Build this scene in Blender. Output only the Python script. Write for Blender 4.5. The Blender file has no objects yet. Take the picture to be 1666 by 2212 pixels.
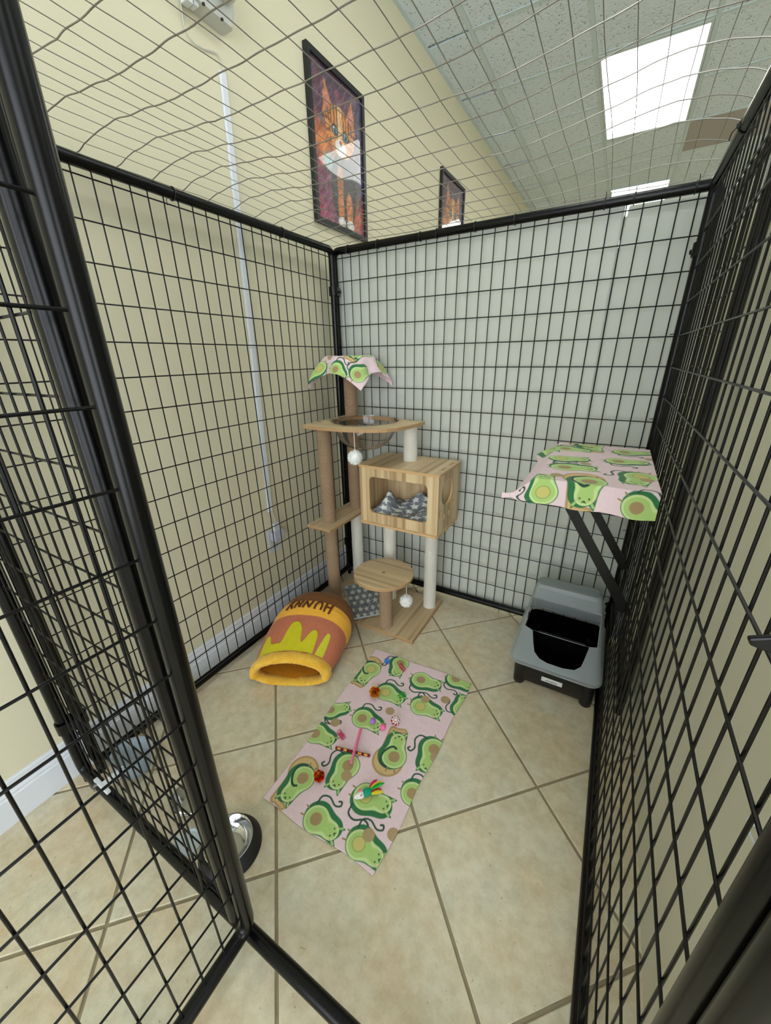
import bpy, bmesh, math, random
import numpy as np
from mathutils import Vector, Matrix

R2 = math.sqrt(2)
random.seed(7)
rng = np.random.default_rng(7)
scene = bpy.context.scene
COL = scene.collection

# ------------------------------------------------------------------ camera
def cam_matrix():
    a, b, c = 0.5282, 1.1868, -0.0158
    Rz = Matrix.Rotation(a, 3, 'Z'); Rx = Matrix.Rotation(b, 3, 'X'); Rr = Matrix.Rotation(c, 3, 'Z')
    return (Rz @ Rx @ Rr).to_4x4()
cd = bpy.data.cameras.new('camera')
cam = bpy.data.objects.new('camera', cd)
COL.objects.link(cam)
cam.matrix_world = Matrix.Translation((1.3508, -1.8382, 1.3386)) @ cam_matrix()
cd.sensor_fit = 'HORIZONTAL'; cd.sensor_width = 36.0
cd.lens = 825.6 / 1666 * 36.0
cd.clip_start = 0.01; cd.clip_end = 60
scene.camera = cam

# ------------------------------------------------------------------ world / exposure
w = bpy.data.worlds.new('sky'); scene.world = w; w.use_nodes = True
bg = w.node_tree.nodes['Background']
bg.inputs[0].default_value = (0.88, 0.94, 1.0, 1); bg.inputs[1].default_value = 6.3
vs = scene.view_settings
vs.view_transform = 'Standard'; vs.look = 'None'; vs.gamma = 1.0; vs.use_curve_mapping = False
vs.exposure = 0.0
LAMP = 5.5           # emission of the fluorescent diffusers
scene.cycles.max_bounces = 10; scene.cycles.transparent_max_bounces = 16
scene.cycles.sample_clamp_indirect = 8.0

# ------------------------------------------------------------------ materials
def lin(c):
    c = np.asarray(c, float) / 255.0
    return np.where(c <= 0.04045, c / 12.92, ((c + 0.055) / 1.055) ** 2.4)
def s2l(*c):
    return tuple(float(v) for v in lin(c)) + (1.0,)

def mat(name, col, rough=0.6, metal=0.0, **kw):
    m = bpy.data.materials.new(name); m.use_nodes = True
    nt = m.node_tree; p = nt.nodes['Principled BSDF']
    p.inputs['Base Color'].default_value = s2l(*col)
    p.inputs['Roughness'].default_value = rough
    p.inputs['Metallic'].default_value = metal
    if 'spec' in kw: p.inputs['Specular IOR Level'].default_value = kw['spec']
    if 'sheen' in kw:
        p.inputs['Sheen Weight'].default_value = kw['sheen']; p.inputs['Sheen Roughness'].default_value = 0.5
    if 'coat' in kw:
        p.inputs['Coat Weight'].default_value = kw['coat']; p.inputs['Coat Roughness'].default_value = kw.get('coat_r', 0.03)
    if 'trans' in kw:
        p.inputs['Transmission Weight'].default_value = kw['trans']; p.inputs['IOR'].default_value = kw.get('ior', 1.45)
    if 'noise' in kw:                      # (scale, second colour, amount, detail)
        sc, c2, amt, det = kw['noise']
        tc = nt.nodes.new('ShaderNodeTexCoord'); nz = nt.nodes.new('ShaderNodeTexNoise')
        nz.inputs['Scale'].default_value = sc; nz.inputs['Detail'].default_value = det
        nt.links.new(tc.outputs[kw.get('coord', 'Object')], nz.inputs['Vector'])
        r = nt.nodes.new('ShaderNodeValToRGB')
        r.color_ramp.elements[0].position = 0.5 - 0.5 * amt; r.color_ramp.elements[0].color = s2l(*col)
        r.color_ramp.elements[1].position = 0.5 + 0.5 * amt; r.color_ramp.elements[1].color = s2l(*c2)
        nt.links.new(nz.outputs['Fac'], r.inputs[0]); nt.links.new(r.outputs[0], p.inputs['Base Color'])
    if 'bump' in kw:                       # (scale, strength, distance)
        sc, st, di = kw['bump']
        tc = nt.nodes.new('ShaderNodeTexCoord'); nz = nt.nodes.new('ShaderNodeTexNoise')
        nz.inputs['Scale'].default_value = sc; nz.inputs['Detail'].default_value = 3
        nt.links.new(tc.outputs[kw.get('coord', 'Object')], nz.inputs['Vector'])
        b = nt.nodes.new('ShaderNodeBump'); b.inputs['Strength'].default_value = st; b.inputs['Distance'].default_value = di
        nt.links.new(nz.outputs['Fac'], b.inputs['Height']); nt.links.new(b.outputs[0], p.inputs['Normal'])
    return m

def print_mat(name, rough=0.9, **kw):
    """colour comes from the mesh's printed colour attribute"""
    m = mat(name, (200, 200, 200), rough, **kw)
    nt = m.node_tree; p = nt.nodes['Principled BSDF']
    a = nt.nodes.new('ShaderNodeAttribute'); a.attribute_name = 'print'
    nt.links.new(a.outputs['Color'], p.inputs['Base Color'])
    return m

def wood_mat(name, axis, c1, c2, c3):
    """light laminate with long streaks along `axis`"""
    m = mat(name, c1, 0.45)
    nt = m.node_tree; p = nt.nodes['Principled BSDF']
    tc = nt.nodes.new('ShaderNodeTexCoord'); mp = nt.nodes.new('ShaderNodeMapping')
    s = [46.0, 46.0, 46.0]; s[axis] = 0.8
    mp.inputs['Scale'].default_value = s
    nt.links.new(tc.outputs['Object'], mp.inputs[0])
    n1 = nt.nodes.new('ShaderNodeTexNoise'); n1.inputs['Scale'].default_value = 1.0; n1.inputs['Detail'].default_value = 2
    n2 = nt.nodes.new('ShaderNodeTexNoise'); n2.inputs['Scale'].default_value = 0.35; n2.inputs['Detail'].default_value = 1
    nt.links.new(mp.outputs[0], n1.inputs['Vector']); nt.links.new(mp.outputs[0], n2.inputs['Vector'])
    r = nt.nodes.new('ShaderNodeValToRGB'); e = r.color_ramp.elements
    e[0].position = 0.36; e[0].color = s2l(*c3); e[1].position = 0.45; e[1].color = s2l(*c1)
    k = e.new(0.66); k.color = s2l(*c2)
    nt.links.new(n1.outputs['Fac'], r.inputs[0])
    r2 = nt.nodes.new('ShaderNodeValToRGB'); r2.color_ramp.elements[0].position = 0.42; r2.color_ramp.elements[0].color = s2l(*[x * 0.91 for x in c1])
    r2.color_ramp.elements[1].position = 0.56; r2.color_ramp.elements[1].color = s2l(*c2)
    nt.links.new(n2.outputs['Fac'], r2.inputs[0])
    mx = nt.nodes.new('ShaderNodeMix'); mx.data_type = 'RGBA'; mx.inputs[0].default_value = 0.5
    nt.links.new(r.outputs[0], mx.inputs[6]); nt.links.new(r2.outputs[0], mx.inputs[7])
    nt.links.new(mx.outputs[2], p.inputs['Base Color'])
    return m

def emit_mat(name, col, st):
    m = bpy.data.materials.new(name); m.use_nodes = True
    nt = m.node_tree; nt.nodes.remove(nt.nodes['Principled BSDF'])
    e = nt.nodes.new('ShaderNodeEmission'); e.inputs[0].default_value = (*col, 1); e.inputs[1].default_value = st
    nt.links.new(e.outputs[0], nt.nodes['Material Output'].inputs[0])
    return m

def frosted_mat(name, col, clear, rough=0.35):
    m = mat(name, col, rough)
    nt = m.node_tree; p = nt.nodes['Principled BSDF']
    t = nt.nodes.new('ShaderNodeBsdfTransparent'); t.inputs[0].default_value = (0.95, 0.97, 0.98, 1)
    tl = nt.nodes.new('ShaderNodeBsdfTranslucent'); tl.inputs[0].default_value = s2l(*col)
    m1 = nt.nodes.new('ShaderNodeMixShader'); m1.inputs[0].default_value = 0.4
    m2 = nt.nodes.new('ShaderNodeMixShader'); m2.inputs[0].default_value = clear
    nt.links.new(p.outputs[0], m1.inputs[1]); nt.links.new(tl.outputs[0], m1.inputs[2])
    nt.links.new(m1.outputs[0], m2.inputs[1]); nt.links.new(t.outputs[0], m2.inputs[2])
    nt.links.new(m2.outputs[0], nt.nodes['Material Output'].inputs[0])
    return m

def pane_mat(name):
    m = bpy.data.materials.new(name); m.use_nodes = True
    nt = m.node_tree; nt.nodes.remove(nt.nodes['Principled BSDF'])
    t = nt.nodes.new('ShaderNodeBsdfTransparent'); g = nt.nodes.new('ShaderNodeBsdfGlossy'); g.inputs['Roughness'].default_value = 0.02
    f = nt.nodes.new('ShaderNodeFresnel'); f.inputs[0].default_value = 1.45
    mx = nt.nodes.new('ShaderNodeMixShader')
    nt.links.new(f.outputs[0], mx.inputs[0]); nt.links.new(t.outputs[0], mx.inputs[1]); nt.links.new(g.outputs[0], mx.inputs[2])
    nt.links.new(mx.outputs[0], nt.nodes['Material Output'].inputs[0])
    return m

def floor_tile_mat():
    m = mat('glazed_floor_tile', (205, 196, 168), 0.42)
    nt = m.node_tree; p = nt.nodes['Principled BSDF']
    tc = nt.nodes.new('ShaderNodeTexCoord'); oi = nt.nodes.new('ShaderNodeObjectInfo')
    ad = nt.nodes.new('ShaderNodeVectorMath'); ad.operation = 'ADD'
    cb = nt.nodes.new('ShaderNodeCombineXYZ'); ml = nt.nodes.new('ShaderNodeMath'); ml.operation = 'MULTIPLY'; ml.inputs[1].default_value = 9.0
    nt.links.new(oi.outputs['Random'], ml.inputs[0]); nt.links.new(ml.outputs[0], cb.inputs[2])
    nt.links.new(tc.outputs['Object'], ad.inputs[0]); nt.links.new(cb.outputs[0], ad.inputs[1])
    def nz(sc, det, rgh=0.6):
        n = nt.nodes.new('ShaderNodeTexNoise'); n.inputs['Scale'].default_value = sc; n.inputs['Detail'].default_value = det
        n.inputs['Roughness'].default_value = rgh
        nt.links.new(ad.outputs[0], n.inputs['Vector']); return n
    a, b, c = nz(5, 4), nz(26, 6, 0.7), nz(90, 3)
    r1 = nt.nodes.new('ShaderNodeValToRGB'); e = r1.color_ramp.elements
    e[0].position = 0.33; e[0].color = s2l(212, 190, 150); e[1].position = 0.66; e[1].color = s2l(204, 204, 178)
    nt.links.new(a.outputs['Fac'], r1.inputs[0])
    r2 = nt.nodes.new('ShaderNodeValToRGB'); e = r2.color_ramp.elements
    e[0].position = 0.34; e[0].color = s2l(168, 152, 120); e[1].position = 0.62; e[1].color = s2l(228, 220, 198)
    nt.links.new(b.outputs['Fac'], r2.inputs[0])
    mx = nt.nodes.new('ShaderNodeMix'); mx.data_type = 'RGBA'; mx.inputs[0].default_value = 0.36
    nt.links.new(r1.outputs[0], mx.inputs[6]); nt.links.new(r2.outputs[0], mx.inputs[7])
    r3 = nt.nodes.new('ShaderNodeValToRGB'); e = r3.color_ramp.elements
    e[0].position = 0.24; e[0].color = (0.35, 0.28, 0.18, 1); e[1].position = 0.33; e[1].color = (1, 1, 1, 1)
    nt.links.new(c.outputs['Fac'], r3.inputs[0])
    mu = nt.nodes.new('ShaderNodeMix'); mu.data_type = 'RGBA'; mu.blend_type = 'MULTIPLY'; mu.inputs[0].default_value = 0.7
    nt.links.new(mx.outputs[2], mu.inputs[6]); nt.links.new(r3.outputs[0], mu.inputs[7])
    nt.links.new(mu.outputs[2], p.inputs['Base Color'])
    bp = nt.nodes.new('ShaderNodeBump'); bp.inputs['Strength'].default_value = 0.25; bp.inputs['Distance'].default_value = 0.003
    nt.links.new(b.outputs['Fac'], bp.inputs['Height']); nt.links.new(bp.outputs[0], p.inputs['Normal'])
    return m

def ceiling_tile_mat(name, c1, stain=None):
    m = mat(name, c1, 0.95)
    nt = m.node_tree; p = nt.nodes['Principled BSDF']
    tc = nt.nodes.new('ShaderNodeTexCoord')
    v = nt.nodes.new('ShaderNodeTexVoronoi'); v.inputs['Scale'].default_value = 70
    n = nt.nodes.new('ShaderNodeTexNoise'); n.inputs['Scale'].default_value = 28; n.inputs['Detail'].default_value = 4
    for q in (v, n): nt.links.new(tc.outputs['Object'], q.inputs['Vector'])
    mt = nt.nodes.new('ShaderNodeMath'); mt.operation = 'ADD'
    nt.links.new(v.outputs['Distance'], mt.inputs[0]); nt.links.new(n.outputs['Fac'], mt.inputs[1])
    r = nt.nodes.new('ShaderNodeValToRGB'); e = r.color_ramp.elements
    e[0].position = 0.60; e[0].color = s2l(*[x * 0.62 for x in c1]); e[1].position = 0.74; e[1].color = s2l(*c1)
    nt.links.new(mt.outputs[0], r.inputs[0])
    last = r.outputs[0]
    if stain:
        g = nt.nodes.new('ShaderNodeVectorMath'); g.operation = 'DISTANCE'; g.inputs[1].default_value = stain
        nt.links.new(tc.outputs['Object'], g.inputs[0])
        n2 = nt.nodes.new('ShaderNodeTexNoise'); n2.inputs['Scale'].default_value = 22
        nt.links.new(tc.outputs['Object'], n2.inputs['Vector'])
        a1 = nt.nodes.new('ShaderNodeMath'); a1.operation = 'MULTIPLY_ADD'; a1.inputs[1].default_value = 0.12
        nt.links.new(n2.outputs['Fac'], a1.inputs[0]); nt.links.new(g.outputs['Value'], a1.inputs[2])
        rr = nt.nodes.new('ShaderNodeValToRGB'); e = rr.color_ramp.elements
        e[0].position = 0.085; e[0].color = s2l(120, 100, 62); e[1].position = 0.14; e[1].color = (1, 1, 1, 1)
        nt.links.new(a1.outputs[0], rr.inputs[0])
        mu = nt.nodes.new('ShaderNodeMix'); mu.data_type = 'RGBA'; mu.blend_type = 'MULTIPLY'; mu.inputs[0].default_value = 1
        nt.links.new(last, mu.inputs[6]); nt.links.new(rr.outputs[0], mu.inputs[7]); last = mu.outputs[2]
    nt.links.new(last, p.inputs['Base Color'])
    b = nt.nodes.new('ShaderNodeBump'); b.inputs['Strength'].default_value = 0.5; b.inputs['Distance'].default_value = 0.004
    nt.links.new(mt.outputs[0], b.inputs['Height']); nt.links.new(b.outputs[0], p.inputs['Normal'])
    return m

M = {}
M['black'] = mat('black_powder_coat', (6, 6, 7), 0.26, spec=0.28, bump=(160, 0.12, 0.0004))
M['wire'] = mat('black_coated_wire', (6, 6, 8), 0.3, spec=0.3)
M['galv'] = mat('galvanised_wire', (150, 146, 138), 0.38, 0.75)
M['wall'] = mat('cream_wall_paint', (219, 213, 184), 0.75, bump=(60, 0.08, 0.002), coord='Object')
M['room'] = mat('room_wall_paint', (228, 226, 210), 0.8)
M['trim'] = mat('white_trim_paint', (222, 226, 232), 0.35)
M['grout'] = mat('floor_grout', (158, 146, 120), 0.9, noise=(30, (140, 128, 104), 0.6, 3))
M['tile'] = floor_tile_mat()
M['ctile'] = ceiling_tile_mat('acoustic_tile', (214, 225, 232))
M['ctile_stain'] = ceiling_tile_mat('stained_acoustic_tile', (214, 225, 232), stain=(0.0, -0.16, 0.0))
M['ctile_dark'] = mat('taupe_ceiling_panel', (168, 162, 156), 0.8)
M['tbar'] = mat('ceiling_grid_metal', (196, 210, 212), 0.5)
M['lamp'] = emit_mat('lamp_diffuser', (0.97, 1.0, 0.95), LAMP)
M['sheet'] = mat('white_sheet', (200, 203, 192), 0.55, bump=(7, 0.25, 0.01))
M['board'] = mat('white_board', (228, 226, 206), 0.5)
M['sisal'] = mat('natural_sisal', (184, 158, 128), 0.95, noise=(160, (150, 122, 94), 0.7, 4), bump=(420, 0.9, 0.0025))
M['plush'] = mat('cream_plush', (222, 218, 205), 0.95, sheen=0.4, bump=(170, 0.9, 0.003))
M['screw'] = mat('screw_cap', (140, 120, 95), 0.4, 0.2)
M['wx'] = wood_mat('laminate_along_x', 0, (204, 176, 134), (222, 200, 160), (146, 112, 74))
M['wy'] = wood_mat('laminate_along_y', 1, (204, 176, 134), (222, 200, 160), (146, 112, 74))
M['wz'] = wood_mat('laminate_along_z', 2, (204, 174, 130), (222, 198, 156), (142, 108, 70))
M['wedge'] = mat('board_edge', (176, 140, 98), 0.6)
M['wedge_light'] = mat('light_board_edge', (206, 168, 118), 0.6)
M['glass'] = mat('clear_acrylic', (245, 240, 236), 0.0, trans=1.0, ior=1.4)
M['fluff'] = mat('white_fluff', (240, 240, 236), 0.95, sheen=0.6)
M['string'] = mat('white_string', (225, 222, 214), 0.8)
M['fleece'] = print_mat('printed_fleece', 0.95, sheen=0.15, bump=(420, 0.25, 0.0015))
M['starfleece'] = print_mat('star_fleece', 0.95, sheen=0.2, bump=(300, 0.5, 0.003))
M['paint'] = print_mat('painted_print', 0.35, coat=1.0, coat_r=0.01)
M['pot'] = print_mat('printed_plush', 0.8, sheen=0.1, bump=(300, 0.1, 0.001))
M['amber'] = mat('amber_fur', (240, 176, 30), 0.95, sheen=0.3, noise=(38, (252, 206, 84), 0.5, 3), bump=(190, 0.8, 0.004))
M['amber_in'] = mat('amber_lining', (214, 140, 14), 0.95, bump=(120, 0.6, 0.004))
M['brownink'] = mat('brown_letter_ink', (98, 50, 14), 0.8)
M['frost'] = frosted_mat('frosted_hood_plastic', (204, 211, 213), 0.54, 0.35)
M['frost2'] = frosted_mat('frosted_bowl_plastic', (186, 202, 216), 0.40, 0.35)
M['tub'] = mat('black_gloss_plastic', (8, 8, 9), 0.16, spec=0.5)
M['tubmatt'] = mat('black_matt_plastic', (10, 10, 11), 0.42)
M['label'] = mat('paper_label', (205, 206, 200), 0.6)
M['ink'] = mat('dark_ink', (52, 54, 48), 0.7)
M['shelfboard'] = mat('black_board', (15, 15, 16), 0.5)
M['steel'] = mat('polished_steel', (205, 205, 205), 0.12, 1.0)
M['rubber'] = mat('black_rubber', (22, 22, 24), 0.55)
M['plastic'] = mat('white_plastic', (212, 216, 218), 0.4)
M['plasticgrey'] = mat('aged_white_plastic', (196, 198, 190), 0.45)
M['lilac'] = mat('lilac_grey_plastic', (190, 190, 212), 0.4)
M['darkgap'] = mat('dark_slot', (40, 40, 40), 0.8)
M['zinc'] = mat('zinc_hardware', (190, 190, 185), 0.25, 1.0)
M['nylon'] = mat('black_nylon', (10, 10, 10), 0.5)
M['paleblue'] = mat('pale_blue_plastic', (190, 202, 206), 0.4)
M['cord'] = mat('white_cable', (200, 202, 190), 0.5)
M['pane'] = pane_mat('window_pane')
M['posterframe'] = mat('black_frame', (26, 26, 28), 0.4)
TOY = {k: mat('toy_' + k, c, r, mt) for k, c, r, mt in [
    ('blue', (20, 130, 220), 0.2, 0), ('magenta', (205, 25, 95), 0.25, 0.2), ('green', (10, 165, 50), 0.25, 0.2),
    ('redfoil', (214, 26, 20), 0.22, 0.35), ('goldfoil', (236, 190, 60), 0.2, 0.45), ('purple', (172, 120, 205), 0.95, 0),
    ('pink', (245, 110, 170), 0.95, 0), ('red', (205, 28, 34), 0.3, 0), ('white', (228, 226, 220), 0.5, 0),
    ('pinkstraw', (240, 130, 165), 0.6, 0), ('teal', (20, 160, 125), 0.9, 0), ('yellow', (225, 205, 40), 0.8, 0),
    ('maroon', (130, 20, 50), 0.35, 0.3), ('nose', (225, 40, 100), 0.6, 0)]}

# ------------------------------------------------------------------ mesh helpers
class MB:
    def __init__(s): s.v = []; s.f = []; s.m = []; s.cur = 0
    def add(s, vs, fs):
        o = len(s.v); s.v += [tuple(float(c) for c in p) for p in vs]
        s.f += [tuple(i + o for i in f) for f in fs]; s.m += [s.cur] * len(fs); return s
    def box(s, x0, x1, y0, y1, z0, z1):
        v = [(x0, y0, z0), (x1, y0, z0), (x1, y1, z0), (x0, y1, z0), (x0, y0, z1), (x1, y0, z1), (x1, y1, z1), (x0, y1, z1)]
        return s.add(v, [(0, 3, 2, 1), (4, 5, 6, 7), (0, 1, 5, 4), (1, 2, 6, 5), (2, 3, 7, 6), (3, 0, 4, 7)])
    def tube(s, path, r, n=8, closed=False, caps=True, flat=1.0):
        P = [Vector(p) for p in path]; k = len(P)
        rr = r if hasattr(r, '__len__') else [r] * k
        vs = []; up = None
        for i in range(k):
            if closed: t = (P[(i + 1) % k] - P[i - 1])
            else: t = P[min(i + 1, k - 1)] - P[max(i - 1, 0)]
            t.normalize()
            if up is None:
                a = Vector((0, 0, 1)) if abs(t.z) < 0.9 else Vector((1, 0, 0))
                up = (a - t * a.dot(t)).normalized()
            else:
                up = (up - t * up.dot(t)).normalized()
            sd = t.cross(up)
            for j in range(n):
                an = 2 * math.pi * j / n
                vs.append(P[i] + (up * math.cos(an) * flat + sd * math.sin(an)) * rr[i])
        fs = []
        for i in range(k if closed else k - 1):
            a, b = i * n, ((i + 1) % k) * n
            for j in range(n):
                fs.append((a + j, a + (j + 1) % n, b + (j + 1) % n, b + j))
        if caps and not closed:
            fs.append(tuple(range(n))[::-1]); fs.append(tuple(range((k - 1) * n, k * n)))
        return s.add(vs, fs)
    def lathe(s, prof, n=48, c=(0, 0, 0), sx=1.0, sy=1.0, caps=False):
        vs = []; fs = []
        for (r, z) in prof:
            for j in range(n):
                a = 2 * math.pi * j / n
                vs.append((c[0] + r * sx * math.cos(a), c[1] + r * sy * math.sin(a), c[2] + z))
        for i in range(len(prof) - 1):
            for j in range(n):
                fs.append((i * n + j, i * n + (j + 1) % n, (i + 1) * n + (j + 1) % n, (i + 1) * n + j))
        if caps:
            fs.append(tuple(range(n))[::-1]); fs.append(tuple(range((len(prof) - 1) * n, len(prof) * n)))
        return s.add(vs, fs)
    def prism(s, poly, z0, z1):
        n = len(poly)
        vs = [(x, y, z0) for x, y in poly] + [(x, y, z1) for x, y in poly]
        fs = [tuple(range(n))[::-1], tuple(range(n, 2 * n))] + [(i, (i + 1) % n, n + (i + 1) % n, n + i) for i in range(n)]
        return s.add(vs, fs)
    def loft(s, rings, cap0=True, cap1=True):
        n = len(rings[0]); vs = [p for r in rings for p in r]; fs = []
        for i in range(len(rings) - 1):
            for j in range(n):
                fs.append((i * n + j, i * n + (j + 1) % n, (i + 1) * n + (j + 1) % n, (i + 1) * n + j))
        if cap0: fs.append(tuple(range(n))[::-1])
        if cap1: fs.append(tuple(range((len(rings) - 1) * n, len(rings) * n)))
        return s.add(vs, fs)
    def mesh(s, name, mats, smooth=True):
        me = bpy.data.meshes.new(name); me.from_pydata(s.v, [], s.f)
        for m in (mats if isinstance(mats, (list, tuple)) else [mats]): me.materials.append(m)
        me.polygons.foreach_set('material_index', s.m)
        bm = bmesh.new(); bm.from_mesh(me); bmesh.ops.recalc_face_normals(bm, faces=bm.faces); bm.to_mesh(me); bm.free()
        if smooth: smooth_by_angle(me)
        me.update(); return me
    def build(s, name, mats, parent=None, smooth=True, bevel=0):
        return link(name, s.mesh(name, mats, smooth), parent, bevel)

def smooth_by_angle(me, ang=0.7):
    me.polygons.foreach_set('use_smooth', [True] * len(me.polygons))
    bm = bmesh.new(); bm.from_mesh(me)
    for e in bm.edges:
        e.smooth = not (len(e.link_faces) == 2 and e.calc_face_angle(0) > ang)
    bm.to_mesh(me); bm.free()

def link(name, me, parent=None, bevel=0):
    o = bpy.data.objects.new(name, me); COL.objects.link(o)
    if parent: o.parent = parent
    if bevel:
        b = o.modifiers.new('bevel', 'BEVEL'); b.width = bevel; b.segments = 2; b.limit_method = 'ANGLE'; b.angle_limit = 0.6
    return o
def thing(name, label, cat, loc=(0, 0, 0), rot=(0, 0, 0), group=None):
    o = bpy.data.objects.new(name, None); COL.objects.link(o); o.empty_display_size = 0.05
    o.location = loc; o.rotation_euler = rot; tag(o, label, cat, group); return o
def tag(o, label, cat=None, group=None):
    o['label'] = label
    if cat: o['category'] = cat
    if group: o['group'] = group
    return o
def struct(o): o['kind'] = 'structure'; return o
def place(o, loc=None, rot=None, scale=None):
    if loc is not None: o.location = loc
    if rot is not None: o.rotation_euler = rot
    if scale is not None: o.scale = scale
    return o

def rrect(x0, x1, y0, y1, r, n=6, z=None):
    pts = []
    for cx, cy, a0 in ((x1 - r, y1 - r, 0), (x0 + r, y1 - r, 90), (x0 + r, y0 + r, 180), (x1 - r, y0 + r, 270)):
        for k in range(n + 1):
            a = math.radians(a0 + 90 * k / n); p = (cx + r * math.cos(a), cy + r * math.sin(a))
            pts.append(p if z is None else (p[0], p[1], z))
    return pts
def circle(cx, cy, rx, ry=None, n=40):
    ry = ry or rx
    return [(cx + rx * math.cos(2 * math.pi * k / n), cy + ry * math.sin(2 * math.pi * k / n)) for k in range(n)]

def flat_panel(name, outline, holes, thick, m, parent, mtx, edge=None):
    """board with holes cut in it: filled 2D outline extruded by thick, placed by mtx"""
    cu = bpy.data.curves.new(name, 'CURVE'); cu.dimensions = '2D'; cu.fill_mode = 'BOTH'; cu.extrude = thick / 2
    for ring in [outline] + holes:
        sp = cu.splines.new('POLY'); sp.points.add(len(ring) - 1)
        for i, (x, y) in enumerate(ring): sp.points[i].co = (x, y, 0, 1)
        sp.use_cyclic_u = True
    tmp = bpy.data.objects.new('tmp', cu); COL.objects.link(tmp)
    dg = bpy.context.evaluated_depsgraph_get(); dg.update()
    me = bpy.data.meshes.new_from_object(tmp.evaluated_get(dg)); me.name = name
    bpy.data.objects.remove(tmp); bpy.data.curves.remove(cu)
    me.transform(mtx); me.materials.clear(); me.materials.append(m)
    if edge: me.materials.append(edge)
    for p in me.polygons:
        p.use_smooth = False
        nrm = (mtx.to_3x3().inverted() @ p.normal)
        p.material_index = 1 if (edge and abs(nrm.z) < 0.5) else 0
    return link(name, me, parent)

def grid_mesh(name, P, m, colors=None, parent=None, thick=0, wrap_u=False):
    """P: (nu, nv, 3) grid of points; colors: (nu, nv, 3) sRGB 0..255 printed colour"""
    nu, nv = P.shape[:2]
    me = bpy.data.meshes.new(name)
    V = P.reshape(-1, 3)
    iu = nu if wrap_u else nu - 1
    I, J = np.meshgrid(np.arange(iu), np.arange(nv - 1), indexing='ij')
    I2 = (I + 1) % nu
    F = np.stack([I * nv + J, I2 * nv + J, I2 * nv + J + 1, I * nv + J + 1], -1).reshape(-1, 4)
    me.vertices.add(len(V)); me.vertices.foreach_set('co', V.astype(np.float32).ravel())
    me.loops.add(F.size); me.loops.foreach_set('vertex_index', F.ravel().astype(np.int32))
    me.polygons.add(len(F)); me.polygons.foreach_set('loop_start', np.arange(0, F.size, 4, dtype=np.int32))
    me.polygons.foreach_set('use_smooth', np.ones(len(F), bool))
    me.update(calc_edges=True); me.materials.append(m)
    if colors is not None:
        ca = me.color_attributes.new('print', 'FLOAT_COLOR', 'POINT')
        c = np.ones((len(V), 4), np.float32); c[:, :3] = lin(colors.reshape(-1, 3)); ca.data.foreach_set('color', c.ravel())
    o = link(name, me, parent)
    if thick:
        s = o.modifiers.new('cloth_thickness', 'SOLIDIFY'); s.thickness = thick; s.offset = 0
    return o

# ---- numpy value noise (for printed art and cloth relief)
_L = rng.random((64, 64, 3))
def vnoise(x, y, ch=0):
    xi = np.floor(x).astype(int); yi = np.floor(y).astype(int); fx = x - xi; fy = y - yi
    fx = fx * fx * (3 - 2 * fx); fy = fy * fy * (3 - 2 * fy); g = lambda a, b: _L[a % 64, b % 64, ch]
    return (g(xi, yi) * (1 - fx) + g(xi + 1, yi) * fx) * (1 - fy) + (g(xi, yi + 1) * (1 - fx) + g(xi + 1, yi + 1) * fx) * fy
def fbm(x, y, ch=0):
    return 0.55 * vnoise(x, y, ch) + 0.28 * vnoise(2.1 * x + 5, 2.1 * y, ch) + 0.17 * vnoise(4.3 * x, 4.3 * y + 9, ch)

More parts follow.
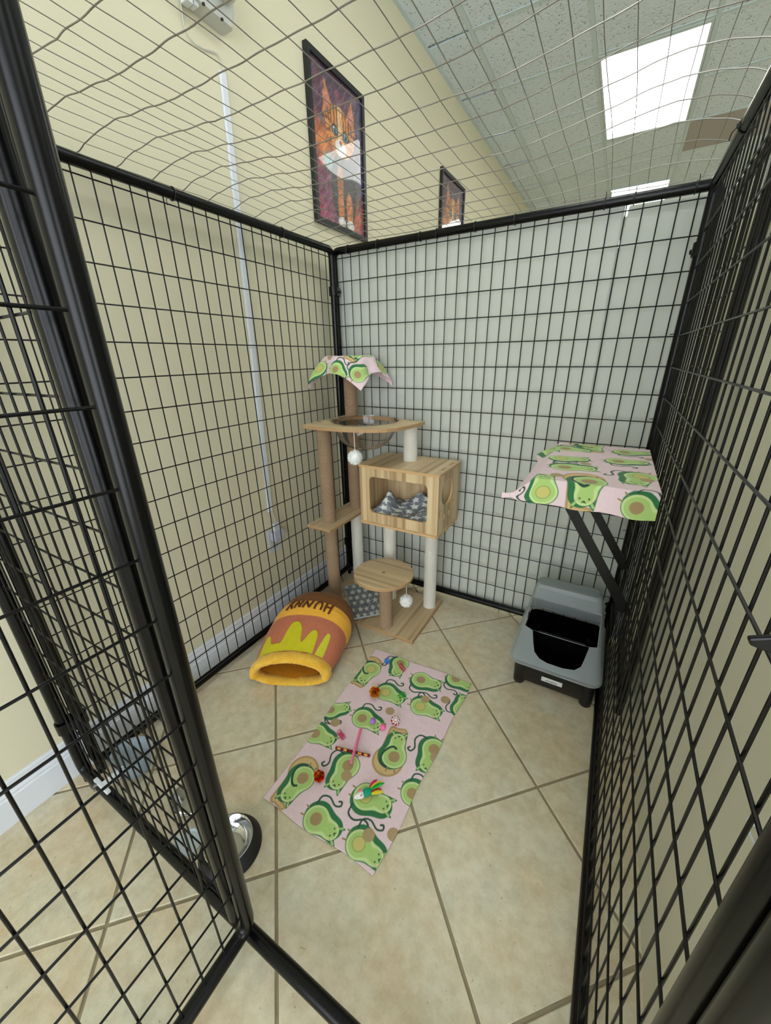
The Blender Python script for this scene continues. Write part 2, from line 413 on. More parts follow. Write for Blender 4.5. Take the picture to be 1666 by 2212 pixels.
# ------------------------------------------------------------------ prints
def over(C, a, col):
    a = np.clip(a, 0, 1)[..., None]; return C * (1 - a) + np.asarray(col, float) * a
def seg(px, py, x0, y0, x1, y1):
    dx, dy = x1 - x0, y1 - y0; t = np.clip(((px - x0) * dx + (py - y0) * dy) / (dx * dx + dy * dy + 1e-12), 0, 1)
    return np.hypot(px - x0 - t * dx, py - y0 - t * dy)
def avocado_print(X, Y, cats, discs, seed=3):
    """pink fleece with cartoon avocado cats; X, Y in metres on the cloth"""
    C = np.zeros(X.shape + (3,)); C[:] = (228, 203, 207)
    C += ((fbm(X * 300, Y * 300) - 0.5) * 10)[..., None]
    rs = np.random.default_rng(seed)
    for (bx, by, hx, hy, kind) in cats:
        s = max(math.hypot(hx - bx, hy - by), 0.045); s = 0.4 * s + 0.6 * 0.064
        th = math.atan2(hy - by, hx - bx); side = 1 if rs.random() < 0.5 else -1; pit2 = rs.random() < 0.55
        near = np.hypot(X - bx, Y - by) < 3.2 * s
        x = X[near] - bx; y = Y[near] - by
        a = (x * math.cos(th) + y * math.sin(th)) / s; c = (-x * math.sin(th) + y * math.cos(th)) / s * side
        K = C[near]; aa = 0.0011 / s
        def sm(d): return 0.5 - d / (2 * aa)
        if kind == 1:                                  # slice of toast behind
            d = seg(a, c, -0.4, 0.62, 1.45, 0.40) - 0.22
            d2 = np.hypot(a + 0.30, (c - 0.25)) - 0.80
            d3 = seg(a, c, 1.45, 0.3, 1.5, -0.2) - 0.16
            d = np.minimum(np.minimum(d, d2), d3)
            K = over(K, sm(d), (176, 146, 98)); K = over(K, sm(d + 0.1), (208, 176, 122))
        def pear(a, c, g):
            d1 = np.hypot(a, c) - 0.66 - g; d2 = np.hypot(a - 0.92, c * 0.97) - 0.42 - g
            h = np.clip(0.5 + 0.5 * (d2 - d1) / 0.5, 0, 1)
            return d2 * (1 - h) + d1 * h - 0.5 * h * (1 - h)
        # tail
        tp = [(-0.45, 0.55), (-0.45, 0.95), (-0.1, 1.12), (0.35, 0.95), (0.62, 1.08), (0.55, 1.26), (0.42, 1.2)] if kind != 1 else \
             [(-0.62, 0.25), (-0.45, 0.6), (0.0, 0.62), (0.35, 0.4), (0.5, 0.15), (0.42, -0.02)]
        tq = []
        for i in range(len(tp) - 1):
            p0 = tp[max(i - 1, 0)]; p1 = tp[i]; p2 = tp[i + 1]; p3 = tp[min(i + 2, len(tp) - 1)]
            for q in np.linspace(0, 1, 6)[:-1]:
                tq.append(tuple(0.5 * (2 * p1[j] + (p2[j] - p0[j]) * q + (2 * p0[j] - 5 * p1[j] + 4 * p2[j] - p3[j]) * q * q + (3 * p1[j] - p0[j] - 3 * p2[j] + p3[j]) * q ** 3) for j in (0, 1)))
        tp = tq + [tp[-1]]
        ears = np.full(a.shape, 9.0)
        for sg in (-1, 1):
            e0 = seg(a, c, 1.05, 0.22 * sg, 1.46, 0.40 * sg) - 0.44 * np.clip(1.50 - a, 0.0, .5)
            ears = np.minimum(ears, e0)
        skin = np.minimum(pear(a, c - 0.14, 0.05), ears)
        tex = 20 * (fbm(x * 900, y * 900, 1) - 0.5)
        K = over(K, sm(skin), (46, 112, 66)); K = K + (tex * np.clip(sm(skin), 0, 1))[..., None]
        fl = pear(a, c, -0.04)
        K = over(K, sm(fl - 0.03), (40, 98, 60))
        K = over(K, sm(fl), (196, 218, 150)); K = over(K, sm(fl + 0.10) * 0.9, (170, 202, 118))
        for sg in (-1, 1):
            K = over(K, sm(seg(a, c, 1.22, 0.31 * sg, 1.33, 0.37 * sg) - 0.05), (160, 200, 120))
        pc = (198, 190, 112) if pit2 else (164, 138, 96)
        if pit2: K = over(K, sm(np.hypot(a + 0.02, c) - 0.33), (140, 160, 84))
        K = over(K, sm(np.hypot(a + 0.02, c) - 0.29), pc)
        if kind == 1:
            for i in range(len(tp) - 1):
                K = over(K, sm(seg(a, c, *tp[i], *tp[i + 1]) - 0.05), (34, 70, 52))
        for (ea, ec, er) in ((1.0, 0.17, 0.035), (1.0, -0.17, 0.035), (1.12, 0.0, 0.04)):
            K = over(K, sm(np.hypot(a - ea, c - ec) - er), (40, 66, 44))
        K = over(K, sm(seg(a, c, 1.12, 0.0, 1.17, 0.07) - 0.018), (40, 66, 44)); K = over(K, sm(seg(a, c, 1.12, 0.0, 1.17, -0.07) - 0.018), (40, 66, 44))
        K = over(K, 0.6 * sm(np.hypot(a - 1.08, np.abs(c) - 0.29) - 0.05), (222, 170, 150))
        for sg in (-1, 1):
            K = over(K, sm(seg(a, c, -0.62, 0.18 * sg, -0.8, 0.22 * sg) - 0.035), (140, 128, 80))
        C[near] = K
        if kind != 1:
            near = (np.hypot(X - bx, Y - by) < 3.2 * s); K = C[near]
            for i in range(len(tp) - 1):
                K = over(K, sm(seg(a, c, *tp[i], *tp[i + 1]) - 0.038), (38, 74, 56))
            C[near] = K
    for (dx, dy) in discs:
        C = over(C, 0.5 - (np.hypot(X - dx, Y - dy) - 0.0185) / 0.002, (170, 146, 106))
    return np.clip(C, 0, 255)

def star_print(X, Y, pitch=0.062):
    C = np.zeros(X.shape + (3,)); n = fbm(X * 60, Y * 60, 0); v = fbm(X * 190, Y * 190, 1)
    C[:] = (130, 137, 142); C += ((n - 0.5) * 60)[..., None]; C = over(C, (np.abs(n - 0.5) < 0.03) * 0.6, (66, 72, 82)); C += ((v - 0.5) * 26)[..., None]
    gx = np.floor(X / pitch); gy0 = np.floor(Y / pitch + 0.5 * (gx % 2)); best = np.full(X.shape, 9.0)
    for ox in (-1, 0, 1):
        for oy in (-1, 0, 1):
            ix = gx + ox; iy = np.floor(Y / pitch + 0.5 * (ix % 2)) + oy
            h1 = np.modf(np.abs(np.sin(ix * 12.9 + iy * 78.2) * 43758.5))[0]; h2 = np.modf(np.abs(np.sin(ix * 39.3 + iy * 11.1) * 24634.6))[0]
            cx = (ix + 0.5 + 0.2 * (h1 - 0.5)) * pitch; cy = (iy + 0.5 - 0.5 * (ix % 2) + 0.2 * (h2 - 0.5)) * pitch
            r = (0.40 + 0.08 * h2) * pitch; x = X - cx; y = Y - cy
            th = np.arctan2(y, x) + h1 * 6.28; rad = np.hypot(x, y)
            k = np.abs(((th / (2 * math.pi / 5)) % 1) - 0.5) * 2      # 0 between points .. 1 at a point
            an = (1 - k) * math.pi / 5                                 # angle from the point
            # straight star edge between tip (r,0) and inner vertex (q*r at pi/5)
            q = 0.50; x2, y2 = q * math.cos(math.pi / 5), q * math.sin(math.pi / 5)
            edge = (y2) / (np.sin(an) * (1 - x2) + np.cos(an) * y2)
            best = np.minimum(best, rad - r * edge)
    C = over(C, 0.5 - best / 0.0016, (226, 228, 220))
    return np.clip(C, 0, 255)

def kitten_print(U, V, seed, wide=0.75):
    """loose painterly kitten: U 0..1 left-right, V 0..1 bottom-top"""
    r = np.random.default_rng(seed); C = np.zeros(U.shape + (3,))
    u, v = U * wide, V; n = fbm(u * 14 + seed, v * 9, 0); n2 = fbm(u * 30, v * 22 + seed, 1); st = fbm((u + v) * 9, (u - v) * 38, 2)
    C[:] = (74, 62, 84); C = over(C, (v - 0.55) * 1.2, (58, 48, 72)); C = over(C, (0.6 - u / wide) * (0.9 - v) * 1.5 + (n - 0.5), (176, 44, 92))
    C = over(C, np.clip(1.2 - np.hypot((u - 0.14) / 0.2, (v - 0.52) / 0.16), 0, 1) + (n - .55) * .5, (222, 120, 36))
    C = over(C, np.clip(1 - np.hypot((u - 0.20) / 0.09, (v - 0.42) / 0.08), 0, 1) * 1.4, (70, 170, 168))
    C = over(C, np.clip(1.1 - np.hypot((u - 0.62) / 0.22, (v - 0.12) / 0.2), 0, 1), (206, 96, 44))
    C = over(C, np.clip(0.30 - v, 0, 1) * 2.2 * n2 + 0.1, (196, 70, 110)); C = over(C, np.clip((u - .5) * 1.6, 0, .6) * (v > .3), (66, 78, 120))
    C += ((st - 0.5) * 70)[..., None]
    def ell(cx, cy, rx, ry, s=0.05): return np.clip((1 - np.hypot((u - cx) / rx, (v - cy) / ry)) / s + 0.5, 0, 1)
    rag = 0.03 * (n2 - 0.5)
    # body and paws
    C = over(C, ell(0.42, 0.27, 0.20, 0.26, .12), (54, 48, 52)); C = over(C, ell(0.36, 0.30, 0.05, 0.14, .3) * .8, (206, 110, 48))
    for px_, w_ in ((0.36, 0.05), (0.50, 0.055)):
        C = over(C, ell(px_, 0.15, w_, 0.13, .2), (214, 120, 60)); C = over(C, ell(px_ + .005, 0.045, w_ * 1.15, 0.038, .3), (232, 226, 220))
    v0_ = v; v = v - 0.085
    # ears
    for ex, tip in ((0.235, 0.19), (0.545, 0.60)):
        x = u - ex; yy = (v - 0.66) / 0.21; xx = x - (tip - ex) * np.clip(yy, 0, 1)
        C = over(C, np.clip((0.085 * (1 - yy) - np.abs(xx) + rag) * 60, 0, 1) * (yy > -0.2) * (yy < 1), (216, 128, 62))
        C = over(C, np.clip((0.05 * (0.85 - yy) - np.abs(xx) + rag) * 60, 0, 1) * (yy > -0.1) * (yy < .85), (206, 120, 128))
    # head
    hd = np.clip((1 - np.hypot((u - 0.39) / 0.225, (v - 0.575) / 0.165) + rag * 3) * 14, 0, 1)
    C = over(C, hd, (222, 132, 58))
    strp = (np.sin((u - 0.39) * 150 + 6 * (n - 0.5)) > 0.35) & (v > 0.60)
    C = over(C, hd * strp * 0.75, (84, 44, 26)); C = over(C, hd * (np.abs(u - 0.39) < 0.03) * (v > .5) * .8, (240, 196, 140))
    C = over(C, hd * (np.sin(v * 110 + 8 * n2) > .5) * (np.abs(u - .39) > .13) * .7, (110, 56, 28))
    for ex in (0.315, 0.475):
        C = over(C, ell(ex, 0.57, 0.048, 0.036), (24, 22, 26)); C = over(C, ell(ex, 0.57, 0.036, 0.027), (92, 142, 160)); C = over(C, ell(ex, 0.57, 0.013, 0.024), (10, 10, 12))
        C = over(C, ell(ex - 0.012, 0.58, 0.008, 0.007), (250, 250, 250))
    C = over(C, ell(0.395, 0.475, 0.085, 0.055, .3), (238, 230, 222)); C = over(C, ell(0.395, 0.51, 0.022, 0.014), (206, 98, 96))
    C = over(C, np.clip((0.004 - np.abs(u - 0.395)) * 400, 0, 1) * (v < 0.505) * (v > 0.48), (110, 50, 50))
    v = v0_; ru = u - 0.39; rv = v - 0.66; rad = np.hypot(ru, rv) + 1e-6; an_ = np.arctan2(rv, ru)
    fur = fbm(an_ * 26 + 60, rad * 16, 1) - 0.5; wgt = np.clip(1.25 - rad / 0.24, 0, 1)
    C += (fur * 150 * wgt)[..., None] * np.array([1, .9, .7]); C += (((fbm((u + v) * 16, (u - v) * 70, 2) - 0.5) * 80) * (1 - wgt))[..., None]
    C += ((fbm(u * 60, v * 60, 2) - 0.5) * 34)[..., None]; g_ = C.mean(-1, keepdims=True); C = g_ + (C - g_) * 0.86
    return np.clip(C, 0, 255)

# ================================================================== ROOM
XW = -0.06; ZC = 3.12
X1, Y0, Y1 = 5.2, -4.4, 9.0
b = MB().box(XW - 0.1, X1, Y0, Y1, -0.12, -0.004)
floor = struct(b.build('floor', M['grout'], smooth=False))
# tiles laid on the diagonal
def clip(poly, f):
    out = []
    for i in range(len(poly)):
        a, c = poly[i], poly[(i + 1) % len(poly)]; fa, fc = f(a), f(c)
        if fa >= 0: out.append(a)
        if (fa >= 0) != (fc >= 0):
            t = fa / (fa - fc); out.append((a[0] + t * (c[0] - a[0]), a[1] + t * (c[1] - a[1])))
    return out
PU, PV, G = 0.4225, 0.415, 0.0045
full_tile = None
def tile_bm(poly):
    cx = sum(p[0] for p in poly) / len(poly); cy = sum(p[1] for p in poly) / len(poly)
    q = [(x - cx, y - cy) for x, y in poly]; k = 0.992
    n = len(q); mb = MB()
    mb.add([(x, y, -0.006) for x, y in q] + [(x, y, -0.0012) for x, y in q] + [(x * k, y * k, 0.0) for x, y in q],
           [tuple(range(2 * n, 3 * n))] + [(i, (i + 1) % n, n + (i + 1) % n, n + i) for i in range(n)] +
           [(n + i, n + (i + 1) % n, 2 * n + (i + 1) % n, 2 * n + i) for i in range(n)])
    return mb, cx, cy
for iu in range(-10, 8):
    for iv in range(-5, 12):
        u0, v0 = -0.077 + PU * iu, 1.155 + PV * iv
        cu_, cv_ = u0 + PU / 2, v0 + PV / 2
        X, Y = (cu_ + cv_) / R2, (cu_ - cv_) / R2
        if X > 3.1 or X < -0.4 or Y < -3.1 or Y > 1.5: continue
        poly = [((u + v) / R2, (u - v) / R2) for u, v in ((u0 + G, v0 + G), (u0 + PU - G, v0 + G), (u0 + PU - G, v0 + PV - G), (u0 + G, v0 + PV - G))]
        cl = clip(poly, lambda p: p[0] - (XW + 0.004))
        if len(cl) < 3: continue
        if all(p[0] > XW + 0.004 for p in poly):
            if full_tile is None: full_tile = tile_bm(poly)[0].mesh('tile', M['tile'], False)
            o = link('tile', full_tile, floor); cx = sum(p[0] for p in poly) / 4; cy = sum(p[1] for p in poly) / 4
        else:
            mb, cx, cy = tile_bm(cl); o = link('tile', mb.mesh('tile', M['tile'], False), floor)
        o.location = (cx, cy, 0)

far = MB()
for iu in range(-16, 30):
    for iv in range(-22, 24):
        u0, v0 = -0.077 + PU * iu, 1.155 + PV * iv
        X, Y = (u0 + PU / 2 + v0 + PV / 2) / R2, (u0 + PU / 2 - v0 - PV / 2) / R2
        if not (X > 3.1 or X < -0.4 or Y < -3.1 or Y > 1.5): continue
        poly = [((u + v) / R2, (u - v) / R2) for u, v in ((u0 + G, v0 + G), (u0 + PU - G, v0 + G), (u0 + PU - G, v0 + PV - G), (u0 + G, v0 + PV - G))]
        for f in (lambda p: p[0] - (XW + 0.004), lambda p: X1 - 0.004 - p[0], lambda p: p[1] - Y0 - .004, lambda p: Y1 - 0.004 - p[1]):
            if len(poly) > 2: poly = clip(poly, f)
        if len(poly) > 2: far.prism(poly, -0.005, 0.0)
ft = far.build('tiles_farther_off', M['tile'], floor, False); ft['kind'] = 'stuff'
b = MB().box(XW - 0.1, XW, Y0, Y1, 0, 3.3); wall_left = struct(b.build('wall_left', M['wall'], smooth=False))
b = MB().box(XW - 0.1, X1 + 0.1, Y1, Y1 + 0.1, 0, 3.3); struct(b.build('wall_back', M['room'], smooth=False))
wf = MB()
def window(n, axis, at, a0, a1, z0, z1):
    """storefront window: frame, mullion and two panes; axis 'x' runs along x at y=at, 'y' runs along y at x=at"""
    t = thing('window_%d' % n, 'wide unseen shop window', 'window', (0, 0, 0)); del t['category']; struct(t)
    def bx(mb, p, q, d0, d1, u, v):
        return mb.box(p, q, at + d0, at + d1, u, v) if axis == 'x' else mb.box(at + d0, at + d1, p, q, u, v)
    b = MB(); mid = (a0 + a1) / 2; d = -1 if axis == 'x' else 1; D = sorted((0.02 * d, 0.08 * d)); E_ = sorted((0.05 * d, 0.055 * d))
    for p in (a0, mid - 0.02, a1 - 0.04): bx(b, p, p + 0.04, *D, z0, z1)
    for u in (z0, z1 - 0.04): bx(b, a0, a1, *D, u, u + 0.04)
    b.build('window_frame', M['trim'], t, False)
    bx(MB(), a0 + .04, mid - .02, *E_, z0 + .04, z1 - .04).build('pane', M['pane'], t, False)
    bx(MB(), mid + .02, a1 - .04, *E_, z0 + .04, z1 - .04).build('pane', M['pane'], t, False)
fx0, fx1, ry0, ry1, wz0, wz1 = 0.2, 4.9, -4.1, -2.0, 0.12, 2.8
wf.box(XW - 0.1, fx0, Y0 - 0.1, Y0, 0, 3.3).box(fx1, X1 + 0.1, Y0 - 0.1, Y0, 0, 3.3).box(fx0, fx1, Y0 - 0.1, Y0, 0, wz0).box(fx0, fx1, Y0 - 0.1, Y0, wz1, 3.3)
struct(wf.build('wall_front', M['room'], smooth=False))
wr = MB().box(X1, X1 + 0.1, Y0, ry0, 0, 3.3).box(X1, X1 + 0.1, ry1, Y1, 0, 3.3).box(X1, X1 + 0.1, ry0, ry1, 0, wz0).box(X1, X1 + 0.1, ry0, ry1, wz1, 3.3)
struct(wr.build('wall_right', M['room'], smooth=False))
window(1, 'x', Y0, fx0, fx1, wz0, wz1); window(2, 'y', X1, ry0, ry1, wz0, wz1)  # right-wall window is unseen, added to brighten the cream wall from the side

# baseboard with its moulded profile
prof = [(0, 0), (0.016, 0), (0.016, 0.098), (0.012, 0.103), (0.013, 0.112), (0.0095, 0.118), (0.0095, 0.124), (0.0115, 0.131), (0.0085, 0.137), (0.0085, 0.151), (0.005, 0.156), (0, 0.156)]
b = MB(); n = len(prof)
b.add([(XW + x, Y0, z) for x, z in prof] + [(XW + x, Y1, z) for x, z in prof],
      [(i, (i + 1) % n, n + (i + 1) % n, n + i) for i in range(n)])
struct(b.build('baseboard_left', M['trim'], smooth=False))

# ceiling: slab, T-bar grid, acoustic tiles
b = MB().box(XW - 0.1, X1 + 0.1, Y0, Y1, 3.3, 3.36); ceiling = struct(b.build('ceiling', M['room'], smooth=False))
CP = 0.625; gx = [0.235 + CP * k for k in range(8)]; gy = [-5.085 + CP * k for k in range(23)]
def is_lamp(i, j):   # i: column index between gx[i], gx[i+1]; j row index
    return i % 4 == 1 and (j % 4 in (3, 0)) and j >= 3
bar_y = MB().box(-0.012, 0.012, Y0, Y1, ZC, ZC + 0.03).box(-0.004, 0.004, Y0, Y1, ZC + 0.03, ZC + 0.05).mesh('grid_bar', M['tbar'], False)
for x in gx: link('grid_bar', bar_y, ceiling).location = (x, 0, 0)
seg_b = MB().box(-CP / 2 + 0.012, CP / 2 - 0.012, -0.012, 0.012, ZC, ZC + 0.03).mesh('grid_bar', M['tbar'], False)
bt = MB().box(-CP / 2 + 0.013, CP / 2 - 0.013, -CP / 2 + 0.013, CP / 2 - 0.013, 0, 0.015)
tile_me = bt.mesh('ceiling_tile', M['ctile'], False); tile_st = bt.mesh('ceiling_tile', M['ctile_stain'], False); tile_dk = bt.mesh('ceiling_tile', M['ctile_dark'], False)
wall_angle = MB().box(XW, XW + 0.022, Y0, Y1, ZC, ZC + 0.004).build('wall_angle', M['tbar'], ceiling, False)
half_me = MB().box(-0.135, 0.135, -CP / 2 + 0.013, CP / 2 - 0.013, 0, 0.015).mesh('ceiling_tile', M['ctile'], False)
rest = MB()
for j in range(len(gy) - 1):
    yc = gy[j] + CP / 2
    vis = yc > 0.2
    for i in range(-1, len(gx) - 1):
        if i == -1:
            if vis: link('ceiling_tile', half_me, ceiling).location = (0.0875, yc, ZC + 0.004)
            else: rest.box(XW, 0.223, gy[j] + .012, gy[j] + CP - .012, ZC + 0.004, ZC + 0.019)
            continue
        xc = gx[i] + CP / 2
        lamp = is_lamp(i, j)
        if not (lamp and j % 4 == 0):
            if vis and xc < 4: link('grid_bar', seg_b, ceiling).location = (xc, gy[j], 0)
            else: rest.box(xc - CP / 2 + .012, xc + CP / 2 - .012, gy[j] - .012, gy[j] + .012, ZC, ZC + .03)
        if lamp: continue
        if vis and xc < 4:
            me = tile_me
            if i == 1 and 1.1 < yc < 1.7: me = tile_st
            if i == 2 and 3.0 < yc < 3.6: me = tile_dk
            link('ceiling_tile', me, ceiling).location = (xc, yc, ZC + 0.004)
        else:
            rest.box(xc - CP / 2 + .012, xc + CP / 2 - .012, yc - CP / 2 + .012, yc + CP / 2 - .012, ZC + 0.004, ZC + 0.019)
r_ = rest.build('ceiling_tiles_out_of_view', M['ctile'], ceiling, False); r_['kind'] = 'stuff'

# fluorescent troffers
lampframe = MB(); W2, L2 = CP / 2 - 0.014, CP - 0.014
for (x0, x1, y0, y1) in ((-W2, W2, -L2, -L2 + .028), (-W2, W2, L2 - .028, L2), (-W2, -W2 + .014, -L2 + .028, L2 - .028), (W2 - .014, W2, -L2 + .028, L2 - .028)):
    lampframe.box(x0, x1, y0, y1, -0.003, 0.04)
lampframe.box(-W2, W2, -L2, L2, 0.04, 0.045)
lf_me = lampframe.mesh('lamp_frame', M['tbar'], False)
ld_me = MB().box(-W2 + .014, W2 - .014, -L2 + .028, L2 - .028, 0.006, 0.012).mesh('diffuser', M['lamp'], False)
k_in = 0
for j in range(3, len(gy) - 2, 4):
    for i in (1, 5):
        xc, yc = gx[i] + CP / 2, gy[j + 1]
        near = abs(xc - 1.17) < 0.2
        if near and 1.5 < yc < 3: lab = 'large glowing fluorescent ceiling panel nearest, high above the back of the cage'
        elif near and 4 < yc < 5.5: lab = 'farther glowing ceiling panel, only its front strip showing over the back cage rail'
        else: lab = 'unseen fluorescent ceiling light, %s, %s' % ('above the cage column' if near else 'towards the right wall', {0: 'over the shop front', 1: 'over the open cage door', 2: 'level with the first visible light', 3: 'level with the farther visible light', 4: 'at the far back wall'}[k_in // 2])
        k_in += 1
        t = thing('ceiling_light', lab, 'ceiling light', (xc, yc, ZC), group='fluorescent ceiling panels')
        link('lamp_frame', lf_me, t); link('diffuser', ld_me, t)

# ================================================================== CAGE
RT = 0.0165; RW = 0.0021; CELL = 0.0508; ROW = 0.1016; ZR = 1.800; ZB = 0.050; ZT = 1.8335
def frame_path(x0, x1, z0, z1, r=0.03, n=5):
    return [(p[0], 0, p[1]) for p in rrect(x0, x1, z0, z1, r, n)]
def wire_set(t, i0, i1, x0, x1, rows, z0, z1, side, prefix=''):
    L = z1 - z0
    vm = MB().tube([(0, 0, z0), (0, 0, z1)], RW, 8).mesh('vertical_wire', M['wire'])
    for i in range(i0, i1 + 1):
        o = link('vertical_wire', vm, t); o.location = (i * CELL, 0, 0)
    hm = MB().tube([(x0, 0, 0), (x1, 0, 0)], RW, 8).mesh('horizontal_wire', M['wire'])
    for z in rows:
        o = link('horizontal_wire', hm, t); o.location = (0, side * RW * 1.9, z)
def cable_tie(t, x, y, z, axis='x', r=RT + 0.0017, tailz=-1):
    b = MB(); pts = []
    for k in range(20):
        a = 2 * math.pi * k / 20
        pts.append((x, y + r * math.cos(a), z + r * math.sin(a)) if axis == 'x' else (x + r * math.cos(a), y + r * math.sin(a), z))
    b.tube(pts, 0.0017, 6, closed=True)
    b.box(x - .003, x + .003, y - r - .004, y - r + .003, z - .004, z + .004) if axis == 'x' else b.box(x - r - .005, x - r + .003, y - .003, y + .003, z - .003, z + .003)
    if axis == 'x': b.tube([(x, y - r, z), (x + .004, y - r - .010, z + .012 * tailz), (x + .002, y - r - .012, z + .026 * tailz)], 0.0013, 5)
    else: b.tube([(x - r, y, z), (x - r - .012, y - .002, z + .002), (x - r - .022, y - .004, z + .001)], 0.0016, 5)
    return b.build('cable_tie', M['nylon'], t)
def foot(t, x):
    return place(MB().lathe([(0, -0.05), (0.012, -0.05), (0.012, -0.016), (0.009, -0.012), (0.009, 0.0)], 12, caps=False).build('foot', M['black'], t), (x, 0, 0.05))
ROWS = [ZR - ROW * k for k in range(18)]

def full_panel(name, label, loc, rotz, side, group='cage sides'):
    t = thing(name, label, 'cage panel', loc, (0, 0, rotz), group)
    MB().tube(frame_path(0, 30 * CELL, ZB, ZT), RT, 14, closed=True).build('tube_frame', M['black'], t)
    wire_set(t, 1, 29, RT * .6, 30 * CELL - RT * .6, ROWS, ZB, ZT, side)
    foot(t, 0.0); foot(t, 30 * CELL)
    return t
left_panel = full_panel('cage_fence', 'black wire cage side standing along the cream wall', (0.0117, -0.0347, 0), -math.pi / 2, 1)
back_panel = full_panel('cage_fence', 'black wire cage side at the back, with white sheets behind it', (0, 0, 0), 0, -1)
right_panel = full_panel('cage_fence', 'black wire cage side on the right, close to the viewer, carrying the cat shelf', (1.5090, -0.0374, 0), -math.pi / 2 + 0.0035, -1)
for x in (0.09, 0.26, 0.48, 0.56, 0.73, 0.89, 1.2, 1.29, 1.46): cable_tie(back_panel, x, 0, ZT, tailz=-1 if x < 1 else 1)
for x in (0.344, 0.83): cable_tie(left_panel, x, 0, ZT)
for x in (0.36, 0.9): cable_tie(right_panel, x, 0, ZT)
for zt in (1.40, 1.10, 0.86, 0.62, 0.38): cable_tie(back_panel, 1.524, 0, zt, 'z')
for x in (1.0, 0.62, 0.3): cable_tie(back_panel, x, 0, ZB)
# black bar clamps that hold neighbouring posts together
def clamp(x, y, z, ang, label):
    t = thing('panel_clamp', label, 'clamp', (x, y, z), (0, 0, ang), 'clamps joining the cage posts')
    b = MB(); 
    ring = rrect(-0.0415, 0.0415, -0.0225, 0.0225, 0.020, 6)
    inn = rrect(-0.0375, 0.0375, -0.0185, 0.0185, 0.0175, 6)
    n_ = len(ring)
    b.add([(p[0], p[1], -.02) for p in ring] + [(p[0], p[1], .02) for p in ring] + [(p[0], p[1], -.02) for p in inn] + [(p[0], p[1], .02) for p in inn],
          [(i, (i + 1) % n_, n_ + (i + 1) % n_, n_ + i) for i in range(n_)] + [(2 * n_ + i, 3 * n_ + i, 3 * n_ + (i + 1) % n_, 2 * n_ + (i + 1) % n_) for i in range(n_)] +
          [(n_ + i, n_ + (i + 1) % n_, 3 * n_ + (i + 1) % n_, 3 * n_ + i) for i in range(n_)] + [(i, 2 * n_ + i, 2 * n_ + (i + 1) % n_, (i + 1) % n_) for i in range(n_)])
    b.build('band', M['black'], t)
    MB().tube([(0, -.030, 0), (0, -.0222, 0)], 0.004, 8).tube([(0, -.030, 0), (0, -.034, 0)], 0.008, 6).build('bolt', M['black'], t)
    return t
def clamp2(p, q, z, label):
    ang = math.atan2(q[1] - p[1], q[0] - p[0]); return clamp((p[0] + q[0]) / 2, (p[1] + q[1]) / 2, z, ang, label)
clamp2((0.0117, -0.0347), (0, 0), 1.655, 'black clamp high on the rear left corner posts of the cage')
clamp2((0.0117, -0.0347), (0, 0), 0.24, 'black clamp low on the rear left corner posts, behind the cat tree')
clamp2((1.524, 0), (1.509, -0.0374), 1.652, 'black clamp high on the rear right corner posts of the cage')
clamp2((1.524, 0), (1.509, -0.0374), 0.24, 'black clamp low on the rear right corner posts, behind the litter box')
clamp2((0.0117, -1.5587), (0.0, -1.597), 0.255, 'black clamp low on the front left corner posts beside the baseboard')
clamp2((0.0117, -1.5587), (0.0, -1.597), 1.30, 'black clamp higher on the front left corner posts, at the left picture edge')

# front side: fixed wire section on the left, open doorway on the right
fp = thing('cage_fence', 'black front side of the cage with the doorway and its threshold tube', 'cage panel', (0, -1.597, 0), (0, -0.006, 0), 'cage sides')
MB().tube(frame_path(0, 30 * CELL, ZB, ZT), RT, 14, closed=True).build('tube_frame', M['black'], fp)
MB().tube([(0.764, 0, ZB + RT), (0.764, 0, ZT - RT)], RT, 14).build('post', M['black'], fp)
wire_set(fp, 1, 14, RT * .6, 0.764 - RT * .6, [z - 0.0 for z in ROWS], ZB, ZT, 1)
foot(fp, 0.0); foot(fp, 30 * CELL)
b = MB(); lp = [(1.457, 1.19), (1.473, 1.198), (1.52, 1.200), (1.60, 1.203), (1.60, 1.182), (1.52, 1.186), (1.473, 1.183), (1.459, 1.186)]
b.add([(x, -0.004, z) for x, z in lp] + [(x, 0.0, z) for x, z in lp], [tuple(range(8)), tuple(range(8, 16))[::-1]] + [(i, 8 + i, 8 + (i + 1) % 8, (i + 1) % 8) for i in range(8)])
o = b.build('latch_blade', M['black'], fp, False, bevel=0.0012); o.location = (-0.015, 0.0, -0.002)

# open door, swung out towards the viewer
door = thing('cage_door', 'black wire cage door swung wide open at the lower left', 'door', (0.817, -1.600, 0), (0.0, -0.006, -math.pi / 2 + 0.0))
DW = 0.66
MB().tube(frame_path(0, DW, 0.098, ZT - 0.04), RT, 14, closed=True).build('tube_frame', M['black'], door)
DR = [0.165 + 0.1022 * k for k in range(16)]
vm = MB().tube([(0, 0, 0.098), (0, 0, ZT - 0.04)], RW * 1.05, 8).mesh('vertical_wire', M['wire'])
for i in range(1, 13): link('vertical_wire', vm, door).location = (0.012 + i * CELL, 0, 0)
hm = MB().tube([(0.0, 0, 0), (DW, 0, 0)], RW * 1.05, 8).mesh('horizontal_wire', M['wire'])
for z in DR: link('horizontal_wire', hm, door).location = (0, 0.004, z)

# neighbouring cage seen through the right side
nb = thing('cage_fence', 'part of a second black wire cage beyond the right side, seen edge-on', 'cage panel', (1.585, -0.41, 0), (0, 0, math.pi / 2), 'cage sides')
MB().tube(frame_path(0, 30 * CELL, ZB, ZT), RT, 10, closed=True).build('tube_frame', M['black'], nb)
wire_set(nb, 1, 29, RT * .6, 30 * CELL - RT * .6, ROWS, ZB, ZT, 1)
foot(nb, 0.0); foot(nb, 30 * CELL)

